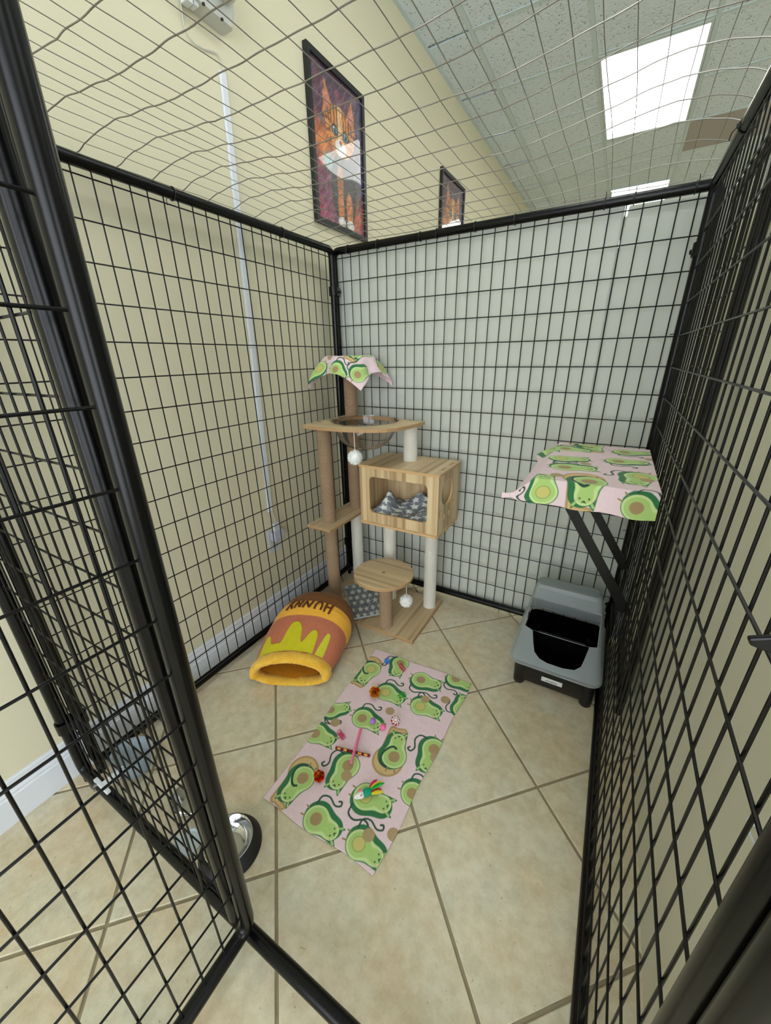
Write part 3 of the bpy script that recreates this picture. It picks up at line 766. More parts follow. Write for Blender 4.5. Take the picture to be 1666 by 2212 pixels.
# roof netting
roof = thing('wire_netting', 'loose galvanised wire netting laid over the cage as a roof', 'netting', (0, 0, 0))
zx = np.array([-.004, .02, .05, .09, .13, .2, .3, .4, .5, .6, .7, .85, 1.0, 1.1, 1.2, 1.3, 1.36, 1.43, 1.48, 1.51, 1.53])
zz = np.array([1.852, 1.857, 1.865, 1.870, 1.873, 1.876, 1.867, 1.858, 1.848, 1.843, 1.841, 1.845, 1.856, 1.868, 1.884, 1.901, 1.907, 1.899, 1.886, 1.872, 1.853])
def roof_z(x, y):
    base = np.interp(x, zx, zz); f = 1 - math.exp(-max(-y, 0) / 0.16)
    return 1.853 + (base - 1.853) * f + 0.0035 * math.sin(7 * y + 3 * x) * f
ky = 0
for k in range(1, 16):
    y = -0.004 - ROW * k
    pts = []; amp = 0.0028 if k > 4 else 0.0016; ph = random.random() * 6
    xs = np.arange(0.0, 1.5241, CELL / 4)
    for x in xs:
        amp_x = 1.0 - 0.62 * min(1.0, x / 0.75)
        wob = amp * math.sin(2 * math.pi * x / (CELL * 2) + ph) + amp * 0.7 * math.sin(2 * math.pi * x / (CELL * 3.1) + 2 * ph)
        wob *= amp_x
        pts.append((x, y + 0.9 * wob, max(roof_z(x, y) + wob, 1.8545)))
    pts = [(-0.010, y, ZT + 0.008), (-0.006, y, ZT + RT + 0.0035)] + pts + [(1.535, y, ZT + 0.010)]
    MB().tube(pts, 0.00135, 6).build('cross_wire', M['galv'], roof)
for i in range(0, 31):
    x = i * CELL + (0.004 if i == 0 else 0)
    pts = []
    for yy in np.arange(0.0, -1.601, -ROW / 2):
        pts.append((x + 0.0022 * math.sin(yy * 9 + i), yy, roof_z(x, yy) + 0.0022 + 0.001 * math.sin(yy * 31 + i * 2)))
    MB().tube(pts, 0.00095, 6).build('long_wire', M['galv'], roof)
# white edge wire lying on the back rail
pts = [(x, -0.006 - 0.008 * abs(math.sin(x * 9)), ZT + RT + 0.004 + 0.005 * abs(math.sin(x * 7))) for x in np.arange(0.0, 1.52, 0.03)]
MB().tube(pts, 0.0013, 6).build('edge_wire', M['galv'], roof)

# ================================================================== white sheets outside the cage
def sheet(name, label, x0, x1, z0, z1, mtx, top_slant=0.0, seed=0, group='white sheets around the cage'):
    nu, nv = 120, 150; U_, V_ = np.meshgrid(np.linspace(0, 1, nu), np.linspace(0, 1, nv), indexing='ij')
    X = x0 + (x1 - x0) * U_ + top_slant * (1 - U_) * np.clip((V_ - 0.85) / 0.15, 0, 1); Z = z0 + (z1 - z0) * V_
    rowp = (ZR - Z) / ROW; f = rowp - np.floor(rowp)
    D = 0.0035 * np.exp(-((f - 0.12) / 0.10) ** 2) * (0.4 + fbm(X * 4 + seed, np.floor(rowp) * 3.3)) + 0.006 * fbm(X * 5 + seed, Z * 2.0) + 0.0016 * fbm(X * 28, Z * 3 + seed, 1)
    P = np.stack([X, D, Z], -1)
    o = grid_mesh(name, P, M['sheet'], thick=0.0025); o.matrix_world = mtx
    tag(o, label, 'sheet', group); return o
sheet('white_sheet', 'white sheet covering most of the outside of the back wire side', -0.03, 1.266, 0.032, 1.826, Matrix.Translation((0, 0.026, 0)), 0, 1)
sheet('white_sheet', 'narrower white sheet behind the back wire side, right of the vertical seam', 1.252, 1.566, 0.034, 1.826, Matrix.Translation((0, 0.038, 0)), 0.026, 5)
rb = Matrix.Translation((1.645, 0, 0)) @ Matrix.Rotation(-math.pi / 2, 4, 'Z')
o = MB().box(-0.55, 1.78, -0.004, 0.004, 0.0, 1.80).build('white_board', M['board'], smooth=False); o.matrix_world = rb
tag(o, 'long white board standing on the floor outside the right wire side', 'board', 'white sheets around the cage')
# small hook stuck on it
hk = thing('adhesive_hook', 'small white curved cable end on the board at the lower right', 'hook', (1.6402, -1.262, 0.690))
MB().lathe([(0, -.003), (.006, -.003), (.006, .001), (0, .001)], 14).build('pad', M['plastic'], hk).rotation_euler = (0, math.pi / 2, 0)
MB().tube([(-.004, 0.004, 0), (-.006, -0.006, -.004), (-.006, -0.02, -.006), (-.005, -0.035, -.001), (-.004, -0.05, .004)], 0.0022, 8).build('cable', M['plastic'], hk)

# ================================================================== wall fittings
ct = thing('cable_channel', 'white vertical cable channel on the cream wall', 'cable cover', (XW, -0.56, 0))
b = MB(); pr = rrect(0, 0.012, -0.014, 0.014, 0.004, 3); zt_, zb_ = 2.283, 0.628; n = len(pr)
b.add([(x, y + 0.033, zt_) for x, y in pr] + [(x, y - 0.024, zb_) for x, y in pr], [(i, (i + 1) % n, n + (i + 1) % n, n + i) for i in range(n)] + [tuple(range(n)), tuple(range(n, 2 * n))[::-1]])
b.build('channel', M['trim'], ct, False)
b = MB(); b.box(0, 0.0135, -0.0165 + 0.0, 0.0165, 1.385, 1.388); b.build('joint', M['plasticgrey'], ct, False)
ou = thing('wall_outlet', 'white double wall outlet low on the cream wall', 'outlet', (XW, -0.578, 0.465))
MB().box(0, 0.005, -0.042, 0.042, -0.064, 0.064).build('cover_plate', M['plastic'], ou, False, bevel=0.0015)
for s in (-1, 1):
    MB().box(0.004, 0.0065, -0.017, 0.017, s * 0.027 - 0.019, s * 0.027 + 0.019).build('socket', M['plasticgrey'], ou, False, bevel=0.003)
b = MB()
for dy in (-0.007, 0.007): b.box(0.0065, 0.0068, dy - .001, dy + .001, -0.03, -0.022)
b.build('slots', M['darkgap'], ou, False)
ch = thing('plug_adapter', 'lilac grey power adapter plugged into the wall outlet', 'adapter', (XW + 0.0075, -0.575, 0.500))
MB().box(0, 0.038, -0.034, 0.034, -0.026, 0.022).build('body', M['lilac'], ch, False, bevel=0.004)
b = MB()
for k in range(4): b.box(0.038, 0.0385, -0.02, 0.024, -0.014 + 0.008 * k, -0.012 + 0.008 * k)
b.build('ridges', M['plasticgrey'], ch, False)
MB().box(0.004, 0.026, -0.02, 0.018, 0.022, 0.066).build('upper_plug', M['plastic'], ch, False, bevel=0.004)
MB().tube([(0.012, 0, 0.066), (0.012, 0.002, 0.09), (0.006, -0.006, 0.118), (0.004, -0.009, 0.132)], 0.0028, 8).build('cable', M['cord'], ch)

eb = thing('emergency_light', 'white wall-mounted emergency light box cut by the top picture edge', 'wall light', (XW, -0.60, 2.408))
b = MB().loft([rrect(0.0, 0.060, -0.060, 0.100, 0.012, 4, z=-0.02), rrect(0.0, 0.070, -0.065, 0.105, 0.012, 4, z=0.02), rrect(0.0, 0.070, -0.065, 0.105, 0.012, 4, z=0.16)])
b.build('housing', M['plasticgrey'], eb)
for yy in (-0.04, 0.05):
    q = MB().lathe([(0, 0), (.030, 0), (.034, .01), (.034, .035), (.02, .05), (0, .05)], 20).build('lamp_head', M['plasticgrey'], eb)
    q.location = (0.075, yy, 0.055); q.rotation_euler = (0.2, math.pi * 0.62, 0.3 if yy > 0 else -0.3)
MB().box(0.02, 0.05, -0.074, -0.05, -0.034, -0.018).box(0.02, 0.05, -0.045, -0.03, -0.03, -0.018).build('clips', M['plastic'], eb, False, bevel=0.002)
MB().lathe([(0, -.022), (.005, -.022), (.005, -.018)], 10, c=(0.06, -0.02, 0)).lathe([(0, -.022), (.005, -.022), (.005, -.018)], 10, c=(0.06, 0.05, 0)).build('test_buttons', M['nylon'], eb)
cp = [(-0.662, 2.40), (-0.664, 2.335), (-0.653, 2.316), (-0.629, 2.307), (-0.592, 2.312), (-0.56, 2.322), (-0.540, 2.325), (-0.529, 2.318), (-0.523, 2.300), (-0.521, 2.27)]
o = MB().tube([(XW + 0.006, y, z) for y, z in cp], 0.0022, 8).build('power_cable', M['cord'])
tag(o, 'thin white cable curving from the emergency light into the cable channel', 'cable')

def poster(y0, y1, z0, z1, label, seed, flip=False):
    t = thing('framed_picture', label, 'picture', (XW, (y0 + y1) / 2, (z0 + z1) / 2), group='kitten pictures on the wall')
    a, h = (y1 - y0) / 2, (z1 - z0) / 2; f = 0.022; mtx = Matrix(((0, 0, 1, 0.0125), (1, 0, 0, 0), (0, 1, 0, 0), (0, 0, 0, 1)))
    flat_panel('frame', [(-a, -h), (a, -h), (a, h), (-a, h)], [[(-a + f, -h + f), (a - f, -h + f), (a - f, h - f), (-a + f, h - f)]], 0.022, M['posterframe'], t, mtx)
    nu, nv = 170, 240; U_, V_ = np.meshgrid(np.linspace(0, 1, nu), np.linspace(0, 1, nv), indexing='ij')
    bow = 0.0025 * np.sin(math.pi * U_) * np.sin(math.pi * V_) + 0.0012 * np.sin(U_ * 5 + V_ * 4)
    P = np.stack([0.012 + bow, -a + f * .8 + (2 * a - 1.6 * f) * U_, -h + f * .8 + (2 * h - 1.6 * f) * V_], -1)
    grid_mesh('painting', P, M['paint'], kitten_print(U_, V_, seed), t)
    MB().box(0.0005, 0.006, -a + .005, a - .005, -h + .005, h - .005).build('backing', M['posterframe'], t, False)
poster(-0.062, 0.388, 1.955, 2.585, 'large framed painting of an orange kitten, nearest on the cream wall', 3)
poster(1.455, 1.955, 1.98, 2.635, 'framed kitten painting farther along the cream wall, above the back rail', 11)

# ================================================================== CAT TREE
tree = thing('cat_tree', 'tall wooden cat tree with sisal posts, clear bowl and cat house in the rear corner', 'cat tree', (0, 0, 0))
def board(name, poly, z0, z1, m, parent=tree, edge='wedge'):
    mb = MB(); mb.prism(poly, z0, z1)
    me = mb.mesh(name, [M[m], M[edge]], False)
    for p in me.polygons: p.material_index = 0 if abs(p.normal.z) > 0.5 else 1
    return link(name, me, parent, 0.0018)
def post(x, y, z0, z1, m, r=0.0345):
    if m == 'sisal':
        turns = (z1 - z0) / 0.0042; n = 22; rows_ = int(turns * 4); prof = []
        for i in range(rows_ + 1):
            z = (z1 - z0) * i / rows_; prof.append((r + 0.0011 * math.cos(2 * math.pi * z / 0.0042), z))
        o = MB().lathe(prof, n, caps=True).build('sisal_post', M['sisal'], tree)
    else:
        o = MB().lathe([(r, (z1 - z0) * i / 8) for i in range(9)], 24, caps=True).build('plush_post', M['plush'], tree)
    o.location = (x, y, z0); return o
board('base', [(0.06, -0.455), (0.687, -0.455), (0.687, -0.05), (0.06, -0.05)], 0.0, 0.018, 'wy')
PC = (0.163, -0.135)
P1, P2, P3, P4, P5 = (0.135, -0.352), (0.137, -0.105), (0.40, -0.165), (0.638, -0.135), (0.507, -0.404)
post(*P1, 0.018, 0.510, 'sisal'); post(*P1, 0.525, 1.035, 'sisal')
post(*P2, 0.018, 0.510, 'plush'); post(*P2, 0.525, 1.035, 'sisal'); post(*P2, 1.05, 1.325, 'sisal')
post(*P3, 0.018, 0.545, 'plush'); post(*P4, 0.018, 0.545, 'plush')
post(*P5, 0.018, 0.320, 'sisal'); post(0.510, -0.140, 0.856, 1.035, 'plush')
board('middle_step', [(0.058, -0.448), (0.212, -0.450), (0.212, -0.045), (0.058, -0.045)], 0.510, 0.525, 'wy')
disc = board('round_step', circle(0.498, -0.404, 0.150, n=64), 0.320, 0.336, 'wx')
MB().lathe([(0, 0.0), (0.008, 0.0), (0.007, 0.002), (0, 0.002)], 16, c=(0.498, -0.404, 0.336)).build('screw_cap', M['screw'], tree)
# top plate with a round hole for the bowl
arc = [(0.088, -0.060), (0.098, -0.458), (0.17, -0.467), (0.25, -0.468), (0.33, -0.461), (0.41, -0.443), (0.47, -0.418), (0.515, -0.383), (0.545, -0.33), (0.563, -0.26), (0.574, -0.18), (0.577, -0.122)]
flat_panel('top_plate', arc[::-1], [circle(0.302, -0.226, 0.160, n=56)], 0.015, M['wx'], tree, Matrix.Translation((0, 0, 1.0425)), M['wedge'])
for (x, y) in ((0.118, -0.352), (0.492, -0.110)):
    MB().lathe([(0, 0.0), (0.008, 0.0), (0.007, 0.002), (0, 0.002)], 16, c=(x, y, 1.05)).build('screw_cap', M['screw'], tree)
prof = []
Rb, Hb = 0.158, 0.145
for k in range(19):
    a = math.pi / 2 * k / 18; prof.append((Rb * math.cos(a) ** 0.9 + 1e-4, -Hb * math.sin(a) + 0.006))
outer = [(0.168, 0.0065), (0.168, 0.0095)] + [(r - 0.0005, z + 0.003) for r, z in prof]
inner = [(max(r - 0.0032, 1e-4), z + 0.0062) for r, z in prof][::-1]
MB().lathe(inner[:-1] + [(0.157, 0.0105), (0.168, 0.0105), (0.168, 0.0075), (0.158, 0.0075)] + prof[1:], 64, c=(0.302, -0.226, 1.045)).build('clear_bowl', M['glass'], tree)
# top perch disc
board('top_perch', circle(PC[0], PC[1], 0.118, n=48), 1.325, 1.340, 'wx')
# cat house box
BX0, BX1, BY0, BY1, BZ0, BZ1 = 0.318, 0.742, -0.320, -0.045, 0.545, 0.856
T_ = 0.010
pl = rrect(BX0 - .006, BX1 + .004, BY0 - .007, BY1 + .005, 0.014, 4)
slots = [[(a, b_) for a, b_ in rrect(*s, 0.001, 1)] for s in ((0.562, 0.645, -0.309, -0.301), (0.395, 0.478, -0.309, -0.301), (0.562, 0.645, -0.066, -0.058), (0.395, 0.478, -0.066, -0.058), (0.718, 0.728, -0.145, -0.095), (0.718, 0.728, -0.25, -0.2))]
flat_panel('house_roof', pl, slots, 0.012, M['wy'], tree, Matrix.Translation((0, 0, BZ1 - .006)), M['wedge_light'])
flat_panel('house_floor', pl, [], 0.012, M['wy'], tree, Matrix.Translation((0, 0, BZ0 + .006)), M['wedge_light'])
for s in slots:
    xs = [p[0] for p in s]; ys = [p[1] for p in s]
    MB().box(min(xs) + .0004, max(xs) - .0004, min(ys) + .0004, max(ys) - .0004, BZ1 - .014, BZ1 - .0012).build('tab', M['wedge'], tree, False)
mf = lambda y: Matrix(((1, 0, 0, 0), (0, 0, 1, y), (0, 1, 0, 0), (0, 0, 0, 1)))
ms = lambda x: Matrix(((0, 0, 1, x), (1, 0, 0, 0), (0, 1, 0, 0), (0, 0, 0, 1)))
zi0, zi1 = BZ0 + 0.0125, BZ1 - 0.0125
flat_panel('house_front', rrect(BX0, BX1, zi0, zi1, 0.006, 3), [rrect(0.374, 0.688, 0.612, 0.800, 0.022, 6)], T_, M['wz'], tree, mf(BY0 + T_ / 2), M['wedge_light'])
flat_panel('house_back', rrect(BX0, BX1, zi0, zi1, 0.006, 3), [], T_, M['wz'], tree, mf(BY1 - T_ / 2), M['wedge_light'])
flat_panel('house_side', rrect(BY0 + T_ + .0005, BY1 - T_ - .0005, zi0, zi1, 0.002, 2), [], T_, M['wz'], tree, ms(BX0 + T_ / 2), M['wedge_light'])
holes = [circle(-0.209, 0.747, 0.071, 0.066, 44)] + [circle(y, z, 0.0145, 0.0185, 22) for y, z in ((-0.290, 0.660), (-0.243, 0.628), (-0.180, 0.630), (-0.126, 0.660))]
flat_panel('house_side', rrect(BY0 + T_ + .0005, BY1 - T_ - .0005, zi0, zi1, 0.002, 2), holes, T_, M['wz'], tree, ms(BX1 - T_ / 2), M['wedge_light'])

def fluffball(name, x, y, z, r, m, parent=None, hairs=420):
    b = MB(); n1, n2 = 12, 20
    vs = []; fs = []
    for i in range(n1 + 1):
        for j in range(n2):
            a = math.pi * i / n1; c = 2 * math.pi * j / n2; q = r * (0.80 + 0.07 * random.random())
            vs.append((q * math.sin(a) * math.cos(c), q * math.sin(a) * math.sin(c), q * math.cos(a)))
    for i in range(n1):
        for j in range(n2): fs.append((i * n2 + j, i * n2 + (j + 1) % n2, (i + 1) * n2 + (j + 1) % n2, (i + 1) * n2 + j))
    b.add(vs, fs)
    for k in range(hairs):
        d = Vector((random.gauss(0, 1), random.gauss(0, 1), random.gauss(0, 1))).normalized()
        s1 = d.orthogonal().normalized(); s2 = d.cross(s1); L = r * random.uniform(0.95, 1.12); wv = r * 0.05
        bend = (s1 * random.uniform(-1, 1) + s2 * random.uniform(-1, 1)) * r * 0.10
        p0 = d * r * 0.74; p1 = d * L + bend
        b.add([p0 + s1 * wv, p0 - s1 * wv * .5 + s2 * wv, p0 - s1 * wv * .5 - s2 * wv, p1], [(0, 1, 3), (1, 2, 3), (2, 0, 3)])
    o = b.build(name, m, parent, True); o.location = (x, y, z); return o
for (sx, sy, zt_, zc_, lab) in ((0.388, -0.452, 1.036, 0.925, 'white fluffy pompom on a string, hanging from the clear bowl plate'),
                               (0.6105, -0.375, 0.3195, 0.188, 'white fluffy pompom on a string, hanging from the low round step')):
    t = thing('pompom_toy', lab, 'cat toy', (sx, sy, zc_), group='pompoms on the cat tree')
    fluffball('pompom', 0, 0, 0, 0.034, M['fluff'], t, 700)
    MB().tube([(0, 0, 0.02), (0.001, 0, (zt_ - zc_) * .5), (0, 0, zt_ - zc_)], 0.0016, 6).build('string', M['string'], t)

# fleece on the top perch
n = 210; A_, B_ = np.meshgrid(np.linspace(-0.212, 0.212, n), np.linspace(-0.212, 0.212, n), indexing='ij')
rho = np.hypot(A_, B_); ang = np.arctan2(B_, A_)
rd = 0.126; ex = np.clip(rho - rd, 0, None)
fold = 0.5 + 0.5 * np.cos(4 * (ang - math.pi / 4))
rr = np.where(rho < rd, rho, rd + ex * (0.34 + 0.30 * fold) + 0.012 * np.sin(ang * 8 + 1) * np.clip(ex / 0.06, 0, 1))
dz = np.where(rho < rd - 0.01, 0, -(ex ** 1.0) * 0.84 - 0.004 * np.clip((rho - rd + .01) / .01, 0, 1)) + 0.003 * fbm(A_ * 22, B_ * 22)
phi0 = math.radians(-57 - 45 + 12)
X = PC[0] + rr * np.cos(ang + phi0); Y = PC[1] + rr * np.sin(ang + phi0)
Y = np.minimum(Y, -0.010); X = np.maximum(X, 0.032)
Z = 1.347 + dz
hc = [(0.01, 0.085, 0.085, 0.085, 1), (-0.10, 0.155, -0.05, 0.185, 0), (0.16, -0.10, 0.18, -0.16, 0), (-0.13, -0.09, -0.175, -0.04, 0), (0.155, 0.155, 0.1, 0.18, 0), (0.0, -0.15, -0.06, -0.16, 0), (0.19, 0.03, 0.21, 0.08, 0), (-.02, -.03, -.05, -.1, 0)]
o = grid_mesh('fleece_cover', np.stack([X, Y, Z], -1), M['fleece'], avocado_print(A_, B_, hc, [(0.12, -0.03), (-0.17, 0.03)], 5), thick=0.0022)
tag(o, 'pink avocado-cat fleece draped over the top perch of the cat tree', 'fleece', 'avocado-cat fleeces')

# star blanket inside the house
n = 130; A_, B_ = np.meshgrid(np.linspace(0, 1, n), np.linspace(0, 1, n), indexing='ij')
X = 0.332 + 0.396 * A_; Y = -0.306 + 0.246 * B_
hh = 0.018 + 0.030 * fbm(A_ * 6, B_ * 5) + 0.016 * fbm(A_ * 14, B_ * 12, 1)
def bump(cx, cy, rx, ry, h): return h * np.exp(-(((X - cx) / rx) ** 2 + ((Y - cy) / ry) ** 2))
hh += bump(0.425, -0.20, 0.026, 0.05, 0.085) + bump(0.57, -0.11, 0.075, 0.035, 0.075) + bump(0.66, -0.20, 0.05, 0.05, 0.05) + bump(0.40, -0.24, 0.04, 0.04, 0.02)
hh *= np.clip(np.minimum(np.minimum(A_, 1 - A_), np.minimum(B_, 1 - B_)) / 0.06, 0.12, 1)
o = grid_mesh('star_blanket', np.stack([X, Y, BZ0 + 0.0135 + hh], -1), M['starfleece'], star_print(A_ * 0.46 + 0.004 * np.sin(B_ * 30), B_ * 0.36 + hh * 1.2, 0.070), thick=0.003)
tag(o, 'crumpled grey star blanket inside the cat house', 'blanket', 'grey star blankets')
# star mat folded on the base
n = 150; A_, B_ = np.meshgrid(np.linspace(0, 1, n), np.linspace(0, 1, n), indexing='ij')
q0, q1, q2, q3 = np.array([0.098, -0.225]), np.array([0.338, -0.470]), np.array([0.462, -0.335]), np.array([0.255, -0.072])
Q = (1 - A_)[..., None] * (1 - B_)[..., None] * q0 + (A_ * (1 - B_))[..., None] * q1 + (A_ * B_)[..., None] * q2 + ((1 - A_) * B_)[..., None] * q3
Q = Q + 0.006 * np.stack([np.sin(B_ * 9), np.sin(A_ * 8)], -1) * (np.minimum(np.minimum(A_, 1 - A_), np.minimum(B_, 1 - B_)) < 0.02)[..., None] * 0.3
Zm = 0.026 + 0.006 * fbm(A_ * 4, B_ * 4) + 0.0025 * fbm(A_ * 15, B_ * 15, 1)
dP2 = np.hypot(Q[..., 0] - P1[0], Q[..., 1] - P1[1])
C_ = star_print(A_ * 0.34, B_ * 0.30, 0.058)
e_ = np.minimum(np.minimum(A_, 1 - A_), np.minimum(B_, 1 - B_)) < 0.022
C_[e_] = (196, 200, 200)
push = np.clip(0.043 - dP2, 0, 1)[..., None]; dirn = np.stack([Q[..., 0] - P1[0], Q[..., 1] - P1[1]], -1) / np.maximum(dP2, 1e-3)[..., None]
Q = Q + dirn * push
o = grid_mesh('star_mat', np.concatenate([Q, Zm[..., None]], -1), M['starfleece'], C_, thick=0.006)
tag(o, 'small grey mat with white stars lying on the cat tree base', 'mat', 'grey star blankets')

# ================================================================== HONEY POT BED
hb = thing('cat_bed', 'honey-pot shaped plush cat bed lettered HUNNY, mouth facing the viewer', 'cat bed', (0.318, -0.932, 0), (0, 0, math.atan2(0.27, 0.963)))
HL = 0.475
ts = np.array([0, .12, .3, .5, .68, .8, .9, .96, 1.0]); ws = np.array([.170, .180, .189, .192, .184, .170, .146, .112, .06]); hs = np.array([.128, .158, .198, .226, .230, .216, .186, .148, .09])
def bed_pt(t, phi, off=0.0):
    """local coords: x = side, y = back; phi from the crown, positive to the right"""
    w_, h_ = np.interp(t, ts, ws), np.interp(t, ts, hs)
    s, c = np.sin(phi), np.cos(phi)
    k_ = np.clip(t * 5, 0, 1)
    x = (w_ + off) * np.sign(s) * np.abs(s) ** (1.0 - 0.12 * k_)
    zc = (0.33 + 0.09 * k_) * h_
    up = (h_ - zc + off) * np.abs(c) ** 0.95; dn = (zc) * np.abs(c) ** (0.9 - 0.35 * k_)
    z = np.where(c >= 0, zc + up, zc - dn) + 0.003
    lean = 0.05 * (1 - t) * z / 0.155 * 0.6
    y = HL * t + lean + 0.19 * x * (1 - t)
    return np.stack([x, y + np.zeros_like(x), z], -1)
nt_, np_ = 360, 520
T_g, PH = np.meshgrid(np.linspace(0, 1, nt_), np.linspace(-math.pi, math.pi, np_, endpoint=False), indexing='ij')
P = bed_pt(T_g, PH); P[..., 2] += 0.0025 * (fbm(T_g * 5, PH * 2) - 0.5)
endm = T_g > 0.999
C = np.zeros(T_g.shape + (3,)); C[:] = (186, 108, 76)
soft = lambda d, w_=0.004: np.clip(0.5 + d / w_, 0, 1)
# drips: upper boundary of the lime shape measured from the rim
lx = PH
def lobe(x, c, w_, h_): return h_ * np.clip(1 - np.abs((x - c) / w_) ** 3.0, 0, 1) ** 0.7
flank = np.clip((lx + 1.22) / 0.3, 0, 1) ** 0.7 * np.clip((0.52 - lx) / 0.10, 0, 1) ** 0.5
dr = np.maximum.reduce([0.105 * flank, lobe(lx, -0.84, 0.20, 0.20), lobe(lx, -0.12, 0.22, 0.30), lobe(lx, 0.33, 0.19, 0.235)])
for _ in range(14): dr = (np.roll(dr, 1, 1) + 2 * dr + np.roll(dr, -1, 1)) / 4
in_drip = soft(dr - T_g) * (T_g > 0.035) * (lx > -1.22) * (lx < 0.57)
in_d2 = soft(lobe(lx, 0.74, 0.14, 0.245) - T_g) * (T_g > 0.035 + 0.0 * lx) * (T_g > 0.03)
C = over(C, soft(dr + .008 - T_g) * (lx > -1.22) * (lx < .575), (150, 92, 30))
C = over(C, in_drip, (200, 190, 10)); C = over(C, in_d2, (205, 200, 40))
C = over(C, soft(T_g - 0.375, .012), (246, 182, 56)); C = over(C, soft(T_g - 0.575, .006), (122, 74, 26))
C += ((fbm(PH * 14, T_g * 40) - 0.5) * 12)[..., None]
grid_mesh('plush_shell', P.transpose(1, 0, 2), M['pot'], np.clip(C, 0, 255).transpose(1, 0, 2), hb, wrap_u=True)
# closed back end
ring = bed_pt(np.full(60, 1.0), np.linspace(-math.pi, math.pi, 60, endpoint=False)); ctr = ring.mean(0) + np.array([0, 0.012, 0])
b = MB(); b.add([tuple(p) for p in ring] + [tuple(ctr)], [(i, (i + 1) % 60, 60) for i in range(60)])
b.build('back_end', mat('brown_plush', (122, 74, 26), 0.85), hb)
# lining and fuzzy rim
T2, P2_ = np.meshgrid(np.linspace(0.0, 0.85, 26), np.linspace(-math.pi, math.pi, 80, endpoint=False), indexing='ij')
L_ = bed_pt(T2, P2_, -0.022); L_[..., 2] = np.maximum(L_[..., 2], 0.014 + 0.006 * fbm(T2 * 6, P2_ * 3))
grid_mesh('lining', L_.transpose(1, 0, 2), M['amber_in'], None, hb, wrap_u=True)
ringc = bed_pt(np.full(96, 0.0), np.linspace(-math.pi, math.pi, 96, endpoint=False), -0.010)
nr = 20; RP = np.zeros((96, nr + 1, 3))
for i in range(96):
    ph = -math.pi + 2 * math.pi * i / 96; c = ringc[i]; outv = np.array([math.sin(ph), 0, math.cos(ph)])
    r0 = 0.026 if math.cos(ph) > -0.3 else 0.020
    for j in range(nr + 1):
        a = 2 * math.pi * j / nr; rj = r0 * (1 + 0.22 * (fbm(np.array(i * .45), np.array(j * .5)) - 0.5) + 0.10 * random.random() * (j < nr))
        if j == nr: RP[i, j] = RP[i, 0]; continue
        p = c + outv * rj * math.cos(a) * (0.72 if abs(math.cos(ph)) > .5 else .72) + np.array([0, 1, 0]) * rj * 1.25 * math.sin(a)
        p[2] = max(p[2], 0.001); RP[i, j] = p
grid_mesh('fuzzy_rim', RP, M['amber'], None, hb, wrap_u=True)
# lettering, upside down from here: baseline towards the back
letters = {'H': [[(0, 0), (0.10, 1.12)], [(0.62, 0), (0.62, 1.05)], [(0.06, .52), (0.62, .50)]],
           'U': [[(0, .95), (0.0, .45), (.10, .12), (.28, .02), (.46, .12), (.55, .45), (.55, .95)]],
           'N': [[(0, 0), (.08, .85)], [(.08, .85), (.45, .10)], [(.45, .10), (.58, .88)]],
           'Y': [[(0, .95), (.30, .45)], [(.62, 1.0), (.10, -.25)]]}
cur = 0.0; strokes = MB()
for chh in 'HUNNY':
    for st in letters[chh]:
        pts = []
        for k in range(len(st) - 1):
            for q in np.linspace(0, 1, 7)[:-1 if k < len(st) - 2 else None]:
                lx_ = st[k][0] + (st[k + 1][0] - st[k][0]) * q; ly_ = st[k][1] + (st[k + 1][1] - st[k][1]) * q
                phi = 0.50 - (cur + lx_) * 0.262; tt = 0.562 - ly_ * 0.118
                pts.append(tuple(bed_pt(np.array(tt), np.array(phi), 0.0052)))
        strokes.tube(pts, 0.0056, 8, flat=0.45)
    cur += {'H': 0.98, 'U': .88, 'N': .80, 'Y': .7}[chh]
strokes.build('lettering', M['brownink'], hb)

# ================================================================== FLOOR BLANKET
BL = [(0.596,-0.699,0.594,-0.776,1),(0.697,-0.600,0.708,-0.659,0),(0.824,-0.643,0.898,-0.636,0),(0.958,-0.565,1.021,-0.572,0),(0.721,-0.780,0.789,-0.786,0),(0.881,-0.772,0.949,-0.771,0),(1.035,-0.705,1.027,-0.657,0),(0.569,-0.965,0.604,-0.935,0),(0.703,-0.936,0.770,-0.939,0),(0.583,-1.080,0.645,-1.077,0),(0.888,-1.012,0.868,-0.934,1),(1.003,-0.918,1.006,-0.995,0),(0.652,-1.234,0.645,-1.305,1),(0.762,-1.122,0.762,-1.195,0),(0.873,-1.176,0.946,-1.167,0),(1.002,-1.093,1.058,-1.099,0),(0.774,-1.308,0.840,-1.312,0),(0.927,-1.298,0.989,-1.301,0)]
DI = [(0.782, -0.853), (0.619, -1.004), (0.957, -0.692), (0.883, -0.73), (0.778, -1.152), (1.019, -0.944), (0.939, -1.264), (1.003, -1.226)]
nu, nv = 300, 500
A_, B_ = np.meshgrid(np.linspace(0, 1, nu), np.linspace(0, 1, nv), indexing='ij')
xl = 0.545 + 0.04 * B_ + 0.003 * np.sin(B_ * 11); xr = 1.025 - 0.020 * B_ + 0.004 * np.sin(B_ * 17)
X = xl + (xr - xl) * A_; yt = -0.575 + 0.022 * A_ + 0.003 * np.sin(A_ * 12); yb = -1.348 + 0.010 * A_ + 0.004 * np.sin(A_ * 9 + 1)
Y = yt + (yb - yt) * B_
Z = 0.0026 + 0.0022 * fbm(X * 9, Y * 9) + 0.0018 * fbm(X * 30, Y * 30, 1)
blanket = grid_mesh('floor_blanket', np.stack([X, Y, Z], -1), M['fleece'], avocado_print(X, Y, BL, DI, 9), thick=0.0022)
tag(blanket, 'pink avocado-cat fleece spread flat on the floor with cat toys on it', 'fleece', 'avocado-cat fleeces')

